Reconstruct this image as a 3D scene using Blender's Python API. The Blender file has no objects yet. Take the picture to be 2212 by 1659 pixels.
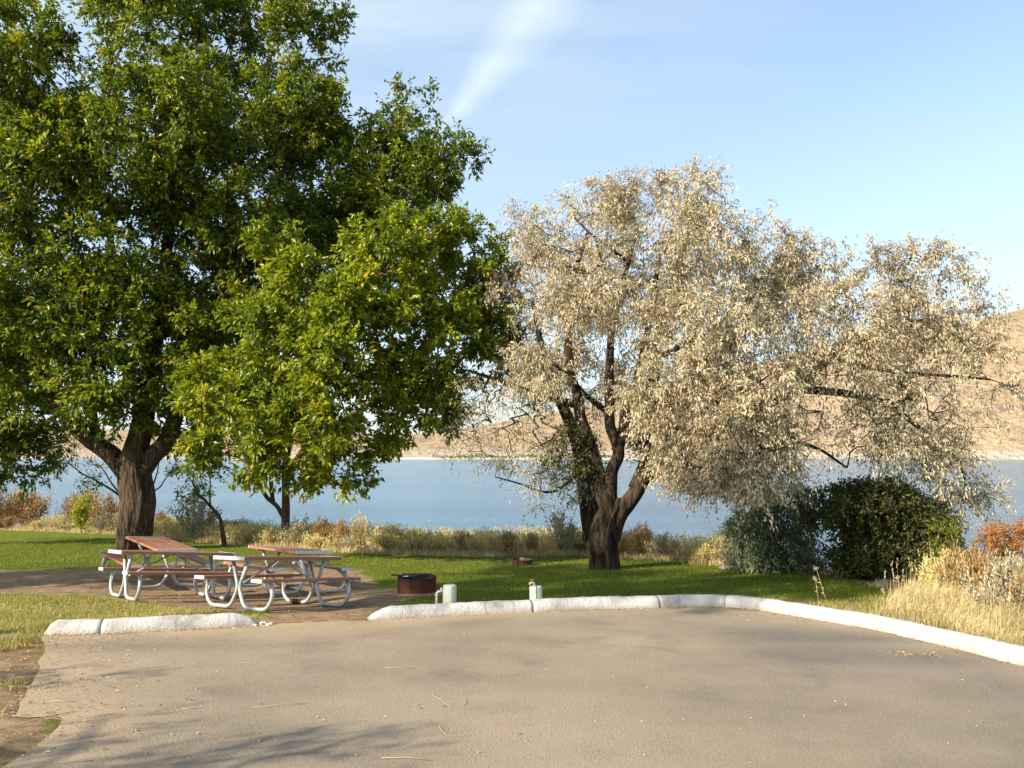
import bpy, math, random
import numpy as np
from mathutils import Vector, Matrix

# ------------------------------------------------------------------ camera, sky, sun
SC = bpy.context.scene
F, HY, EYE = 830.0, 450.0, 1.65          # focal length in 1024-wide pixels, horizon row, eye height
TILT = math.atan((HY - 384) / F)
cam = bpy.data.cameras.new("camera"); cam.sensor_width = 36; cam.lens = F * 36 / 1024
cam.clip_end = 9000
camo = bpy.data.objects.new("camera", cam); SC.collection.objects.link(camo)
camo.location = (0, 0, EYE); camo.rotation_euler = (math.pi / 2 + TILT, 0, 0)
SC.camera = camo

SUN_EL = math.radians(30); SUN_SIDE = math.radians(33)      # sun from the left, a little behind the camera
sun_dir = Vector((-math.cos(SUN_SIDE) * math.cos(SUN_EL), -math.sin(SUN_SIDE) * math.cos(SUN_EL), math.sin(SUN_EL)))
sl = bpy.data.lights.new("sun", 'SUN'); sl.energy = 5.0; sl.angle = math.radians(0.53); sl.color = (1.0, 0.88, 0.70)
so = bpy.data.objects.new("sun", sl); SC.collection.objects.link(so)
so.rotation_euler = sun_dir.to_track_quat('Z', 'Y').to_euler()

SC.view_settings.view_transform = 'Standard'; SC.view_settings.look = 'None'
SC.view_settings.exposure = 1.06; SC.view_settings.gamma = 1

W = bpy.data.worlds.new("World"); SC.world = W; W.use_nodes = True
nt = W.node_tree; nt.nodes.clear()
def wn(t, **k):
    n = nt.nodes.new(t)
    for a, b in k.items(): setattr(n, a, b)
    return n
def wm(op, a, b=None, c=None, clamp=False):
    n = nt.nodes.new('ShaderNodeMath'); n.operation = op; n.use_clamp = clamp
    for i, v in enumerate((a, b, c)):
        if v is None: continue
        if isinstance(v, (int, float)): n.inputs[i].default_value = v
        else: nt.links.new(v, n.inputs[i])
    return n.outputs[0]
sky = wn('ShaderNodeTexSky', sky_type='NISHITA'); sky.sun_disc = False
sky.sun_elevation = SUN_EL; sky.sun_rotation = math.atan2(sun_dir.x, sun_dir.y)
sky.altitude = 300; sky.air_density = 1.0; sky.dust_density = 1.0; sky.ozone_density = 0.8
tc = wn('ShaderNodeTexCoord'); sep = wn('ShaderNodeSeparateXYZ'); nt.links.new(tc.outputs['Generated'], sep.inputs[0])
ys = wm('MAXIMUM', sep.outputs[1], 0.05)
U = wm('DIVIDE', sep.outputs[0], ys); V = wm('DIVIDE', sep.outputs[2], ys)
comb = wn('ShaderNodeCombineXYZ'); nt.links.new(U, comb.inputs[0]); nt.links.new(V, comb.inputs[1])
nz = wn('ShaderNodeTexNoise'); nz.inputs['Scale'].default_value = 7; nz.inputs['Detail'].default_value = 6
nt.links.new(comb.outputs[0], nz.inputs['Vector'])
mp = wn('ShaderNodeMapping'); mp.inputs['Rotation'].default_value = (0, 0, math.radians(-52)); mp.inputs['Scale'].default_value = (1.2, 6, 1)
nt.links.new(comb.outputs[0], mp.inputs[0])
nz2 = wn('ShaderNodeTexNoise'); nz2.inputs['Scale'].default_value = 3.0; nz2.inputs['Detail'].default_value = 7
nt.links.new(mp.outputs[0], nz2.inputs['Vector'])
# streak: signed distance from a line through (-.082,.40) along (.62,.78)
du = wm('ADD', U, 0.088); dv = wm('SUBTRACT', V, 0.395)
along = wm('ADD', wm('MULTIPLY', du, 0.60), wm('MULTIPLY', dv, 0.80))
across = wm('SUBTRACT', wm('MULTIPLY', du, 0.80), wm('MULTIPLY', dv, 0.60))
across = wm('ADD', across, wm('MULTIPLY', wm('SUBTRACT', nz.outputs[0], 0.5), 0.03))
width = wm('ADD', 0.012, wm('MULTIPLY', wm('MAXIMUM', along, 0.0), 0.38))
core = wm('POWER', wm('SUBTRACT', 1.0, wm('DIVIDE', wm('ABSOLUTE', across), width), clamp=True), 0.75)
fade = wm('MULTIPLY', wm('ADD', along, 0.03), 14.0, clamp=True)
fade2 = wm('SUBTRACT', 1.0, wm('MULTIPLY', wm('SUBTRACT', along, 0.20), 2.5), clamp=True)
streak = wm('MULTIPLY', wm('MULTIPLY', core, fade), wm('MULTIPLY', fade2, wm('ADD', 0.25, nz2.outputs[0])), clamp=True)
veil = wm('MULTIPLY', wm('SUBTRACT', V, 0.17), 2.4, clamp=True)
veilx = wm('SUBTRACT', 1.0, wm('MULTIPLY', wm('ADD', U, 0.0), 1.6), clamp=True)
veil = wm('MULTIPLY', wm('MULTIPLY', veil, veilx), wm('ADD', 0.15, wm('MULTIPLY', nz2.outputs[0], 0.9)), clamp=True)
hz = wm('MULTIPLY', wm('SUBTRACT', 1.0, wm('MULTIPLY', wm('ABSOLUTE', V), 2.0), clamp=True), 0.65)
cl = wm('MAXIMUM', wm('MAXIMUM', wm('MULTIPLY', streak, 1.1), wm('MULTIPLY', veil, 0.9)), wm('MULTIPLY', wm('SUBTRACT', 1.0, wm('MULTIPLY', sep.outputs[2], 0.9), clamp=True), 0.19))
mixh = wn('ShaderNodeMix', data_type='RGBA'); nt.links.new(hz, mixh.inputs[0]); nt.links.new(sky.outputs[0], mixh.inputs[6])
mixh.inputs[7].default_value = (2.3, 2.7, 3.2, 1)
mixc = wn('ShaderNodeMix', data_type='RGBA'); nt.links.new(cl, mixc.inputs[0]); nt.links.new(mixh.outputs[2], mixc.inputs[6])
mixc.inputs[7].default_value = (3.0, 3.5, 3.75, 1)
bg = wn('ShaderNodeBackground'); bg.inputs[1].default_value = 0.14
nt.links.new(mixc.outputs[2], bg.inputs[0])
wo = wn('ShaderNodeOutputWorld'); nt.links.new(bg.outputs[0], wo.inputs[0])

# ------------------------------------------------------------------ helpers
rng = np.random.default_rng(7); random.seed(7)
COL = SC.collection
def P(px, py, Y):
    "world point seen at pixel (px,py) of the 1024 x 768 picture at world depth Y"
    v = (384 - py) / F
    d = np.array([(px - 512) / F, math.cos(TILT) - math.sin(TILT) * v, math.sin(TILT) + math.cos(TILT) * v])
    return np.array([0, 0, EYE]) + d * (Y / d[1])
def D(x, y, Y): return P(x / 2.16, y / 2.16, Y)            # same, from the 2212-wide view

def mesh_np(name, v, f, mats, parent=None, attr=None, smooth=False, midx=None):
    "v (n,3); f (m,k) with a single k; attr: per-face float 'v'"
    me = bpy.data.meshes.new(name)
    v = np.asarray(v, np.float32); f = np.asarray(f, np.int32)
    m, k = f.shape
    me.vertices.add(len(v)); me.vertices.foreach_set('co', v.ravel())
    me.loops.add(m * k); me.loops.foreach_set('vertex_index', f.ravel())
    me.polygons.add(m); me.polygons.foreach_set('loop_start', np.arange(m, dtype=np.int32) * k)
    if midx is not None: me.polygons.foreach_set('material_index', np.asarray(midx, np.int32))
    me.update(calc_edges=True)
    if smooth: me.polygons.foreach_set('use_smooth', np.ones(m, bool))
    else: me.polygons.foreach_set('use_smooth', np.zeros(m, bool))
    if attr is not None:
        a = me.attributes.new('v', 'FLOAT', 'FACE'); a.data.foreach_set('value', np.asarray(attr, np.float32))
    for q in (mats if isinstance(mats, (list, tuple)) else [mats]): me.materials.append(q)
    o = bpy.data.objects.new(name, me); COL.objects.link(o)
    if parent is not None: o.parent = parent
    return o

class MB:
    "small mesh collector"
    def __init__(s): s.v = []; s.f = []; s.sm = []
    def add(s, v, f, smooth=False):
        b = len(s.v); s.v += [tuple(map(float, p)) for p in v]; s.f += [tuple(b + i for i in q) for q in f]; s.sm += [smooth] * len(f)
    def box(s, x0, x1, y0, y1, z0, z1, bev=0.0):
        if bev <= 0:
            v = [(x, y, z) for z in (z0, z1) for y in (y0, y1) for x in (x0, x1)]
            s.add(v, [(0, 2, 3, 1), (4, 5, 7, 6), (0, 1, 5, 4), (2, 6, 7, 3), (0, 4, 6, 2), (1, 3, 7, 5)]); return
        b = bev; v = []
        for z, i in ((z0, b), (z0 + b, 0), (z1 - b, 0), (z1, b)):
            v += [(x0 + i, y0 + i, z), (x1 - i, y0 + i, z), (x1 - i, y1 - i, z), (x0 + i, y1 - i, z)]
        f = [(3, 2, 1, 0), (12, 13, 14, 15)]
        for r in range(3):
            for k in range(4): a = r * 4 + k; c = r * 4 + (k + 1) % 4; f.append((a, c, c + 4, a + 4))
        s.add(v, f)
    def tube(s, pts, rad, n=10, caps=True):
        pts = [Vector(p) for p in pts]; m = len(pts)
        if not hasattr(rad, '__len__'): rad = [rad] * m
        v = []; f = []; ref = None
        for i, p in enumerate(pts):
            t = (pts[min(i + 1, m - 1)] - pts[max(i - 1, 0)]).normalized()
            if ref is None: ref = t.orthogonal().normalized()
            a = (ref - t * ref.dot(t)).normalized(); ref = a; b = t.cross(a)
            for k in range(n):
                g = 2 * math.pi * k / n; v.append(p + (a * math.cos(g) + b * math.sin(g)) * rad[i])
        for i in range(m - 1):
            for k in range(n): f.append((i * n + k, i * n + (k + 1) % n, (i + 1) * n + (k + 1) % n, (i + 1) * n + k))
        if caps: f.append(tuple(range(n))[::-1]); f.append(tuple((m - 1) * n + k for k in range(n)))
        s.add(v, f, True)
    def build(s, name, mat, parent=None):
        me = bpy.data.meshes.new(name); me.from_pydata(s.v, [], s.f); me.materials.append(mat)
        me.polygons.foreach_set('use_smooth', np.array(s.sm, bool)); me.update()
        o = bpy.data.objects.new(name, me); COL.objects.link(o)
        if parent is not None: o.parent = parent
        return o

def tag(o, label=None, cat=None, group=None, kind=None):
    if label: o['label'] = label
    if cat: o['category'] = cat
    if group: o['group'] = group
    if kind: o['kind'] = kind
    return o
def empty(name, loc, label=None, cat=None, group=None):
    o = bpy.data.objects.new(name, None); COL.objects.link(o); o.location = loc; o.empty_display_size = .2
    return tag(o, label, cat, group)
def vnoise(x, y, s, seed=0):
    "cheap smooth value noise (vectorised)"
    x = np.asarray(x) / s; y = np.asarray(y) / s
    xi = np.floor(x); yi = np.floor(y); fx = x - xi; fy = y - yi
    fx = fx * fx * (3 - 2 * fx); fy = fy * fy * (3 - 2 * fy)
    h = lambda a, b: np.modf(np.abs(np.sin(a * 127.1 + b * 311.7 + seed * 74.7) * 43758.5453))[0]
    return (h(xi, yi) * (1 - fx) + h(xi + 1, yi) * fx) * (1 - fy) + (h(xi, yi + 1) * (1 - fx) + h(xi + 1, yi + 1) * fx) * fy
def fbm(x, y, s, o=4, seed=0):
    t = 0; a = .5
    for i in range(o):
        g = .7 + 1.1 * i; t = t + a * vnoise(x * math.cos(g) - y * math.sin(g), x * math.sin(g) + y * math.cos(g), s / 2 ** i, seed + i); a *= .5
    return t / (1 - .5 ** o)

# ------------------------------------------------------------------ materials
def newmat(name):
    m = bpy.data.materials.new(name); m.use_nodes = True; n = m.node_tree; n.nodes.clear()
    out = n.nodes.new('ShaderNodeOutputMaterial'); p = n.nodes.new('ShaderNodeBsdfPrincipled'); n.links.new(p.outputs[0], out.inputs[0])
    return m, n, p, out
def ramp(n, src, stops):
    r = n.nodes.new('ShaderNodeValToRGB'); e = r.color_ramp.elements
    while len(e) < len(stops): e.new(.5)
    for q, (a, c) in zip(e, stops): q.position = a; q.color = (*c, 1)
    n.links.new(src, r.inputs[0]); return r.outputs[0]
def noise(n, scale, detail=5, rough=.55, vec=None, obj=True, mscale=None):
    t = n.nodes.new('ShaderNodeTexNoise'); t.inputs['Scale'].default_value = scale; t.inputs['Detail'].default_value = detail; t.inputs['Roughness'].default_value = rough
    if vec is None:
        tcn = n.nodes.new('ShaderNodeTexCoord'); vec = tcn.outputs['Object']
    if mscale:
        mpn = n.nodes.new('ShaderNodeMapping'); mpn.inputs['Scale'].default_value = mscale; n.links.new(vec, mpn.inputs[0]); vec = mpn.outputs[0]
    n.links.new(vec, t.inputs['Vector']); return t.outputs[0]
def mixc_(n, fac, a, b, mode='MIX'):
    m = n.nodes.new('ShaderNodeMix'); m.data_type = 'RGBA'; m.blend_type = mode
    for i, v in ((0, fac), (6, a), (7, b)):
        if isinstance(v, (int, float)): m.inputs[i].default_value = v
        elif isinstance(v, tuple): m.inputs[i].default_value = (*v, 1)
        else: n.links.new(v, m.inputs[i])
    return m.outputs[2]
def math_(n, op, a, b=0.0, clamp=False):
    m = n.nodes.new('ShaderNodeMath'); m.operation = op; m.use_clamp = clamp
    for i, v in enumerate((a, b)):
        if isinstance(v, (int, float)): m.inputs[i].default_value = v
        else: n.links.new(v, m.inputs[i])
    return m.outputs[0]
def attr_(n, name='v'):
    a = n.nodes.new('ShaderNodeAttribute'); a.attribute_name = name; return a.outputs['Fac']
def bump(n, p, h, strength, dist):
    b = n.nodes.new('ShaderNodeBump'); b.inputs['Strength'].default_value = strength; b.inputs['Distance'].default_value = dist
    n.links.new(h, b.inputs['Height']); n.links.new(b.outputs[0], p.inputs['Normal'])

def leaf_mat(name, stops, trans=.35, rough=.45, tcol=None):
    m, n, p, out = newmat(name)
    c = ramp(n, attr_(n), stops); n.links.new(c, p.inputs['Base Color']); p.inputs['Roughness'].default_value = rough
    p.inputs['Specular IOR Level'].default_value = .4
    t = n.nodes.new('ShaderNodeBsdfTranslucent'); tc2 = mixc_(n, 1.0, c, tcol or (1.5, 1.6, .7), 'MULTIPLY'); n.links.new(tc2, t.inputs[0])
    mx = n.nodes.new('ShaderNodeMixShader'); mx.inputs[0].default_value = trans
    n.links.new(p.outputs[0], mx.inputs[1]); n.links.new(t.outputs[0], mx.inputs[2]); n.links.new(mx.outputs[0], out.inputs[0])
    return m
def bark_mat(name, a, b, sc=9, stretch=(1, 1, .16), bs=.9):
    m, n, p, out = newmat(name)
    h = noise(n, sc, 8, .72, mscale=stretch); h2 = noise(n, 2.2, 3)
    c = ramp(n, h, [(.41, a), (.58, b)]); c = mixc_(n, math_(n, 'MULTIPLY', h2, .5), c, tuple(.6 * q for q in a))
    n.links.new(c, p.inputs['Base Color']); p.inputs['Roughness'].default_value = .95; p.inputs['Specular IOR Level'].default_value = .15
    bump(n, p, h, bs, .05); return m
def simple_mat(name, col, rough=.6, metal=0, var=.25, sc=12, bs=.0, spec=.4, mscale=None, dark=None):
    m, n, p, out = newmat(name)
    h = noise(n, sc, 6, .6, mscale=mscale)
    d = dark or tuple(q * (1 - var) for q in col)
    c = ramp(n, h, [(.3, d), (.7, col)]); n.links.new(c, p.inputs['Base Color'])
    p.inputs['Roughness'].default_value = rough; p.inputs['Metallic'].default_value = metal; p.inputs['Specular IOR Level'].default_value = spec
    if bs: bump(n, p, h, bs, .01)
    return m

M = {}
M['ash'] = leaf_mat('green_leaves', [(0, (.032, .054, .006)), (.45, (.105, .145, .009)), (.8, (.25, .28, .016)), (.95, (.38, .33, .025)), (1, (.40, .24, .03))], .36, .42)
M['ash2'] = leaf_mat('bright_green_leaves', [(0, (.046, .074, .008)), (.4, (.145, .19, .011)), (.8, (.31, .34, .020)), (.95, (.45, .40, .03)), (1, (.46, .28, .035))], .38, .40)
M['yellowing'] = leaf_mat('yellowing_leaves', [(0, (.05, .09, .01)), (.5, (.16, .20, .02)), (.8, (.38, .30, .03)), (1, (.55, .26, .02))], .4, .5)
M['olive'] = leaf_mat('silver_leaves', [(0, (.20, .185, .11)), (.38, (.41, .36, .235)), (.72, (.64, .54, .37)), (.92, (.78, .67, .50)), (1, (.42, .25, .12))], .30, .5, (1.1, 1.05, .85))
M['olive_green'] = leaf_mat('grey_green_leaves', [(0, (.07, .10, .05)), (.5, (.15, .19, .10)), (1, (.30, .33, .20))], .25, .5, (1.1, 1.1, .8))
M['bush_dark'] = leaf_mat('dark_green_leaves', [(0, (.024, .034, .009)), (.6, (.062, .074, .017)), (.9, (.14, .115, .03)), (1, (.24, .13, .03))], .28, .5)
M['bush_red'] = leaf_mat('red_orange_leaves', [(0, (.10, .16, .03)), (.35, (.30, .22, .05)), (.6, (.50, .16, .04)), (1, (.48, .08, .035))], .35, .5, (1.3, 1.1, .7))
M['sage'] = leaf_mat('sagebrush_twigs', [(0, (.22, .19, .12)), (.5, (.42, .38, .25)), (1, (.60, .54, .38))], .2, .7, (1, 1, .8))
M['rust'] = leaf_mat('rusty_twigs', [(0, (.20, .12, .05)), (.5, (.40, .26, .11)), (1, (.56, .40, .18))], .2, .7, (1, 1, .8))
M['rabbit'] = leaf_mat('yellow_brush', [(0, (.34, .29, .14)), (.5, (.58, .49, .24)), (.85, (.68, .60, .26)), (1, (.72, .62, .10))], .25, .7, (1, 1, .8))
M['straw'] = leaf_mat('straw_grass', [(0, (.28, .24, .10)), (.5, (.54, .45, .23)), (1, (.74, .62, .38))], .3, .6, (1.1, 1, .7))
M['grass'] = leaf_mat('lawn_blades', [(0, (.065, .088, .007)), (.6, (.130, .165, .011)), (.92, (.20, .22, .02)), (1, (.36, .30, .09))], .35, .5)
M['grassdry'] = leaf_mat('dry_lawn_blades', [(0, (.13, .15, .03)), (.5, (.28, .25, .07)), (1, (.46, .37, .15))], .3, .6)
M['bark'] = bark_mat('furrowed_bark', (.024, .016, .011), (.135, .095, .062), 13, (1, 1, .11), 1.0)
M['bark_olive'] = bark_mat('shaggy_bark', (.016, .011, .008), (.095, .068, .048), 10, (1, 1, .2), 1.0)
M['twig'] = bark_mat('twig_bark', (.05, .034, .022), (.13, .095, .065), 14, (1, 1, 1), .3)
M['galv'] = simple_mat('galvanised_steel', (.47, .48, .47), .42, .35, .22, 20, .1)
M['cap'] = simple_mat('white_end_cap', (.66, .65, .62), .5, .1, .08, 14)
M['plank'] = simple_mat('terracotta_plank', (.34, .142, .080), .42, 0, .3, 7, .12, .5, (.6, 5, 5))
M['rustring'] = simple_mat('rusted_steel', (.15, .038, .018), .8, .2, .6, 9, .3, .3, None, (.045, .022, .016))
M['soot'] = simple_mat('sooty_steel', (.045, .04, .038), .6, .4, .5, 12)
M['foil'] = simple_mat('bright_foil', (.75, .76, .8), .25, .9, .1, 20)
M['ashes'] = simple_mat('grey_ash', (.22, .21, .2), .95, 0, .6, 8, .3)
M['post'] = simple_mat('pale_painted_post', (.52, .56, .47), .75, 0, .28, 6, .5, .3, (5, 5, .5))
M['pipe'] = simple_mat('white_pipe', (.50, .50, .46), .5, .1, .2, 30)
M['rusthandle'] = simple_mat('rusty_tap', (.36, .16, .07), .7, .3, .4, 60)
M['black'] = simple_mat('black_tape', (.03, .03, .032), .6, 0, .3, 30)
M['pebble'] = simple_mat('pebbles', (.36, .31, .24), .9, 0, .4, 30)
M['rock'] = simple_mat('pale_rock', (.60, .57, .50), .9, 0, .4, 6, .6)

# kerb: rough white-painted concrete
m, n, p, out = newmat('white_kerb_paint'); M['kerb'] = m
h = noise(n, 26, 8, .7); h2 = noise(n, 3.0, 5, .6); h3 = noise(n, 70, 3)
c = ramp(n, h2, [(.34, (.36, .33, .30)), (.48, (.54, .51, .475)), (.66, (.63, .60, .56))])
c = mixc_(n, ramp(n, h, [(.24, (1, 1, 1)), (.36, (0, 0, 0))]), c, (.40, .36, .31))
vo = n.nodes.new('ShaderNodeTexVoronoi'); vo.feature = 'DISTANCE_TO_EDGE'; vo.inputs['Scale'].default_value = .55
tk = n.nodes.new('ShaderNodeTexCoord'); mk = n.nodes.new('ShaderNodeMapping'); mk.inputs['Scale'].default_value = (1, .6, .15); n.links.new(tk.outputs['Object'], mk.inputs[0]); n.links.new(mk.outputs[0], vo.inputs['Vector'])
c = mixc_(n, math_(n, 'MULTIPLY', math_(n, 'LESS_THAN', vo.outputs['Distance'], .004), .4), c, (.22, .19, .16))
gz = n.nodes.new('ShaderNodeAttribute'); gz.attribute_name = 'low'
c = mixc_(n, math_(n, 'MULTIPLY', gz.outputs['Fac'], math_(n, 'ADD', .3, h2)), c, (.42, .34, .25))
n.links.new(c, p.inputs['Base Color']); p.inputs['Roughness'].default_value = .85; p.inputs['Specular IOR Level'].default_value = .2
bump(n, p, math_(n, 'ADD', h, math_(n, 'MULTIPLY', h3, .4)), .1 + .9, .03)

# asphalt
m, n, p, out = newmat('dusty_asphalt'); M['asphalt'] = m
tcn = n.nodes.new('ShaderNodeTexCoord'); ov = tcn.outputs['Object']
big = noise(n, .28, 4, .5, ov, mscale=(1, 1.0, 1)); mid = noise(n, 1.3, 6, .6, ov); fine = noise(n, 48, 3, .8, ov); sp = noise(n, 120, 2, .8, ov)
c = ramp(n, big, [(.30, (.195, .163, .124)), (.50, (.290, .236, .168)), (.70, (.37, .295, .205))])
c = mixc_(n, math_(n, 'MULTIPLY', math_(n, 'SUBTRACT', mid, .5), 1.6, True), c, (.36, .30, .225))
c = mixc_(n, math_(n, 'MULTIPLY', math_(n, 'SUBTRACT', .48, mid), 2.4, True), c, (.125, .112, .098))
du_ = n.nodes.new('ShaderNodeAttribute'); du_.attribute_name = 'dust'
c = mixc_(n, math_(n, 'MULTIPLY', du_.outputs['Fac'], math_(n, 'ADD', .35, mid), True), c, (.42, .32, .20))
st_ = n.nodes.new('ShaderNodeAttribute'); st_.attribute_name = 'stain'
c = mixc_(n, math_(n, 'MULTIPLY', st_.outputs['Fac'], .75, True), c, (.105, .098, .092))
c = mixc_(n, .55, c, ramp(n, fine, [(.28, (.35, .34, .33)), (.5, (1, 1, 1)), (.72, (1.0, 1.0, 1.0))]), 'MULTIPLY')
c = mixc_(n, math_(n, 'MULTIPLY', math_(n, 'GREATER_THAN', fine, .66), .55), c, (.50, .43, .33))
c = mixc_(n, math_(n, 'MULTIPLY', math_(n, 'GREATER_THAN', sp, .69), .5), c, (.58, .50, .40))
n.links.new(c, p.inputs['Base Color']); p.inputs['Roughness'].default_value = .85; p.inputs['Specular IOR Level'].default_value = .25
bump(n, p, math_(n, 'ADD', fine, math_(n, 'MULTIPLY', sp, .6)), .8, .016)

# ground: grass soil / dirt / dry bank by vertex masks
m, n, p, out = newmat('ground_surface'); M['ground'] = m
tcn = n.nodes.new('ShaderNodeTexCoord'); ov = tcn.outputs['Object']
gA = noise(n, .9, 6, .6, ov); gB = noise(n, 22, 5, .75, ov); gC = noise(n, 5, 5, .6, ov)
g = ramp(n, gB, [(.30, (.058, .072, .007)), (.52, (.120, .145, .011)), (.74, (.195, .21, .020))])
g = mixc_(n, math_(n, 'MULTIPLY', math_(n, 'SUBTRACT', gA, .48), 1.5, True), g, (.17, .19, .035))
d = ramp(n, gC, [(.30, (.17, .110, .060)), (.55, (.28, .195, .115)), (.75, (.38, .285, .18))])
d = mixc_(n, .5, d, ramp(n, gB, [(.30, (.45, .4, .35)), (.55, (1, 1, 1))]), 'MULTIPLY')
y_ = ramp(n, gB, [(.30, (.14, .13, .035)), (.55, (.30, .25, .09)), (.75, (.42, .34, .15))])
bk = ramp(n, gC, [(.3, (.17, .13, .07)), (.6, (.36, .29, .17)), (.8, (.48, .40, .26))])
def edge_(attr, add=.0):
    s = math_(n, 'ADD', attr, math_(n, 'MULTIPLY', math_(n, 'SUBTRACT', gC, .5), .9))
    return math_(n, 'MULTIPLY', math_(n, 'SUBTRACT', s, .38), 4.0, True)
for nm, colr in (('dry', y_), ('dirt', d), ('bank', bk)):
    a = n.nodes.new('ShaderNodeAttribute'); a.attribute_name = nm
    g = mixc_(n, edge_(a.outputs['Fac']), g, colr)
n.links.new(g, p.inputs['Base Color']); p.inputs['Roughness'].default_value = .95; p.inputs['Specular IOR Level'].default_value = .1
bump(n, p, math_(n, 'ADD', gB, math_(n, 'MULTIPLY', gC, .7)), .7, .035)

# lake
m, n, p, out = newmat('lake_water'); M['water'] = m
tcn = n.nodes.new('ShaderNodeTexCoord'); ov = tcn.outputs['Object']
w1 = noise(n, .55, 4, .6, ov, mscale=(.7, 1.3, 1)); w2 = noise(n, 2.4, 4, .6, ov, mscale=(.6, 1.3, 1)); w3 = noise(n, .02, 3, .6, ov, mscale=(.4, 2.0, 1))
c = ramp(n, w3, [(.35, (.008, .105, .20)), (.65, (.014, .15, .26))])
n.links.new(c, p.inputs['Base Color']); p.inputs['Roughness'].default_value = .12; p.inputs['IOR'].default_value = 1.333
w4 = noise(n, .035, 5, .65, ov, mscale=(.35, 1.6, 1))
bump(n, p, math_(n, 'MULTIPLY', math_(n, 'ADD', w1, math_(n, 'MULTIPLY', w2, .3)), math_(n, 'ADD', .35, math_(n, 'MULTIPLY', w4, 1.3))), 1.0, .46)

# hills
m, n, p, out = newmat('dry_hillside'); M['hill'] = m
tcn = n.nodes.new('ShaderNodeTexCoord'); ov = tcn.outputs['Object']
a1 = noise(n, .0035, 8, .62, ov); a2 = noise(n, .02, 8, .68, ov, mscale=(1, 1, 1.6)); a3 = noise(n, .09, 5, .7, ov)
c = ramp(n, a1, [(.35, (.42, .31, .19)), (.5, (.52, .39, .245)), (.68, (.57, .44, .29))])
c = mixc_(n, math_(n, 'MULTIPLY', math_(n, 'SUBTRACT', a2, .50), 8, True), c, (.36, .27, .21))
c = mixc_(n, math_(n, 'MULTIPLY', math_(n, 'SUBTRACT', a3, .57), 9, True), c, (.24, .18, .145))
c = mixc_(n, math_(n, 'MULTIPLY', math_(n, 'SUBTRACT', .40, a3), 6, True), c, (.50, .37, .24))
geo = n.nodes.new('ShaderNodeNewGeometry'); sx = n.nodes.new('ShaderNodeSeparateXYZ'); n.links.new(geo.outputs['Position'], sx.inputs[0])
hh = math_(n, 'ADD', sx.outputs[2], math_(n, 'MULTIPLY', a2, -10.0))
shore = math_(n, 'SUBTRACT', 1.0, math_(n, 'MULTIPLY', math_(n, 'ADD', hh, 6.5), .22), True)
c = mixc_(n, shore, c, (.56, .48, .39))
n.links.new(c, p.inputs['Base Color']); p.inputs['Roughness'].default_value = 1; p.inputs['Specular IOR Level'].default_value = 0
bump(n, p, math_(n, 'ADD', a2, math_(n, 'MULTIPLY', a3, .6)), 1.0, 26)

# ------------------------------------------------------------------ terrain
TABLES = [  # x, y, z, yaw, pitch, roll (fitted to the photograph)
    (-3.568, 12.841, -.729, .904, -.098, -.053), (-5.676, 13.939, -.786, .686, -.096, -.065),
    (-6.952, 16.464, -.910, 2.294, .052, .065), (-4.161, 15.569, -.928, 2.327, -.03, .089)]
def table_axes(t):
    X, Y, Z, yaw, pi, ro = t
    cu = np.array([math.cos(yaw) * math.cos(pi), math.sin(yaw) * math.cos(pi), math.sin(pi)])
    cv0 = np.array([-math.sin(yaw), math.cos(yaw), 0]); cw0 = np.cross(cu, cv0)
    cv = cv0 * math.cos(ro) + cw0 * math.sin(ro); return cu, cv, np.cross(cu, cv)
def plane_(y): return np.where(y < 17, -.0557 * y, -.947 - .04 * (y - 17))
def flat_hit(px, py):
    a = (py - HY) / F                                    # picture rows to slope (the small tilt is folded in by P)
    for Y in np.arange(4, 120, .05):
        q = P(px, py, Y)
        if q[2] <= plane_(Y): return q
    return P(px, py, 120)
EDGE_PX = [(-60, 529), (0, 530), (115, 535), (231, 546), (300, 551), (370, 555), (486, 558), (579, 556.5), (640, 560), (694, 566), (824, 574), (886, 587), (930, 600)]
EP = np.array([flat_hit(*q)[:2] for q in EDGE_PX]); EP = EP[np.argsort(EP[:, 0])]
EX = np.concatenate([[-2000, -60], EP[:, 0], [EP[-1, 0] + 1.2, 14, 60, 2000]]); EY = np.concatenate([[38, 36], EP[:, 1], [12.6, 9, 3, 3]])
def edge_y(x): return np.interp(x, EX, EY)
def pip(x, y, poly):
    x = np.asarray(x); y = np.asarray(y); c = np.zeros(x.shape, bool); j = len(poly) - 1
    for i in range(len(poly)):
        xi, yi = poly[i]; xj, yj = poly[j]
        c ^= ((yi > y) != (yj > y)) & (x < (xj - xi) * (y - yi) / (yj - yi + 1e-12) + xi); j = i
    return c
def pdist(x, y, poly, closed=True):
    d = np.full(np.shape(x), 1e9); k = len(poly)
    for i in range(k if closed else k - 1):
        ax, ay = poly[i]; bx, by = poly[(i + 1) % k]; vx, vy = bx - ax, by - ay
        t = np.clip(((x - ax) * vx + (y - ay) * vy) / (vx * vx + vy * vy + 1e-12), 0, 1)
        d = np.minimum(d, np.hypot(x - ax - t * vx, y - ay - t * vy))
    return d
def spline(pts, k=10):
    pts = np.array(pts, float); e = np.vstack([2 * pts[0] - pts[1], pts, 2 * pts[-1] - pts[-2]]); o = []
    for i in range(1, len(e) - 2):
        for s in np.linspace(0, 1, k, endpoint=False):
            o.append(.5 * ((2 * e[i]) + (-e[i-1] + e[i+1]) * s + (2*e[i-1] - 5*e[i] + 4*e[i+1] - e[i+2]) * s*s + (-e[i-1] + 3*e[i] - 3*e[i+1] + e[i+2]) * s**3))
    o.append(pts[-1]); return np.array(o)
K1 = np.array([flat_hit(*q)[:2] for q in [(42, 635.6), (112, 633.6), (180, 630.5), (259, 626.2)]])
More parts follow.
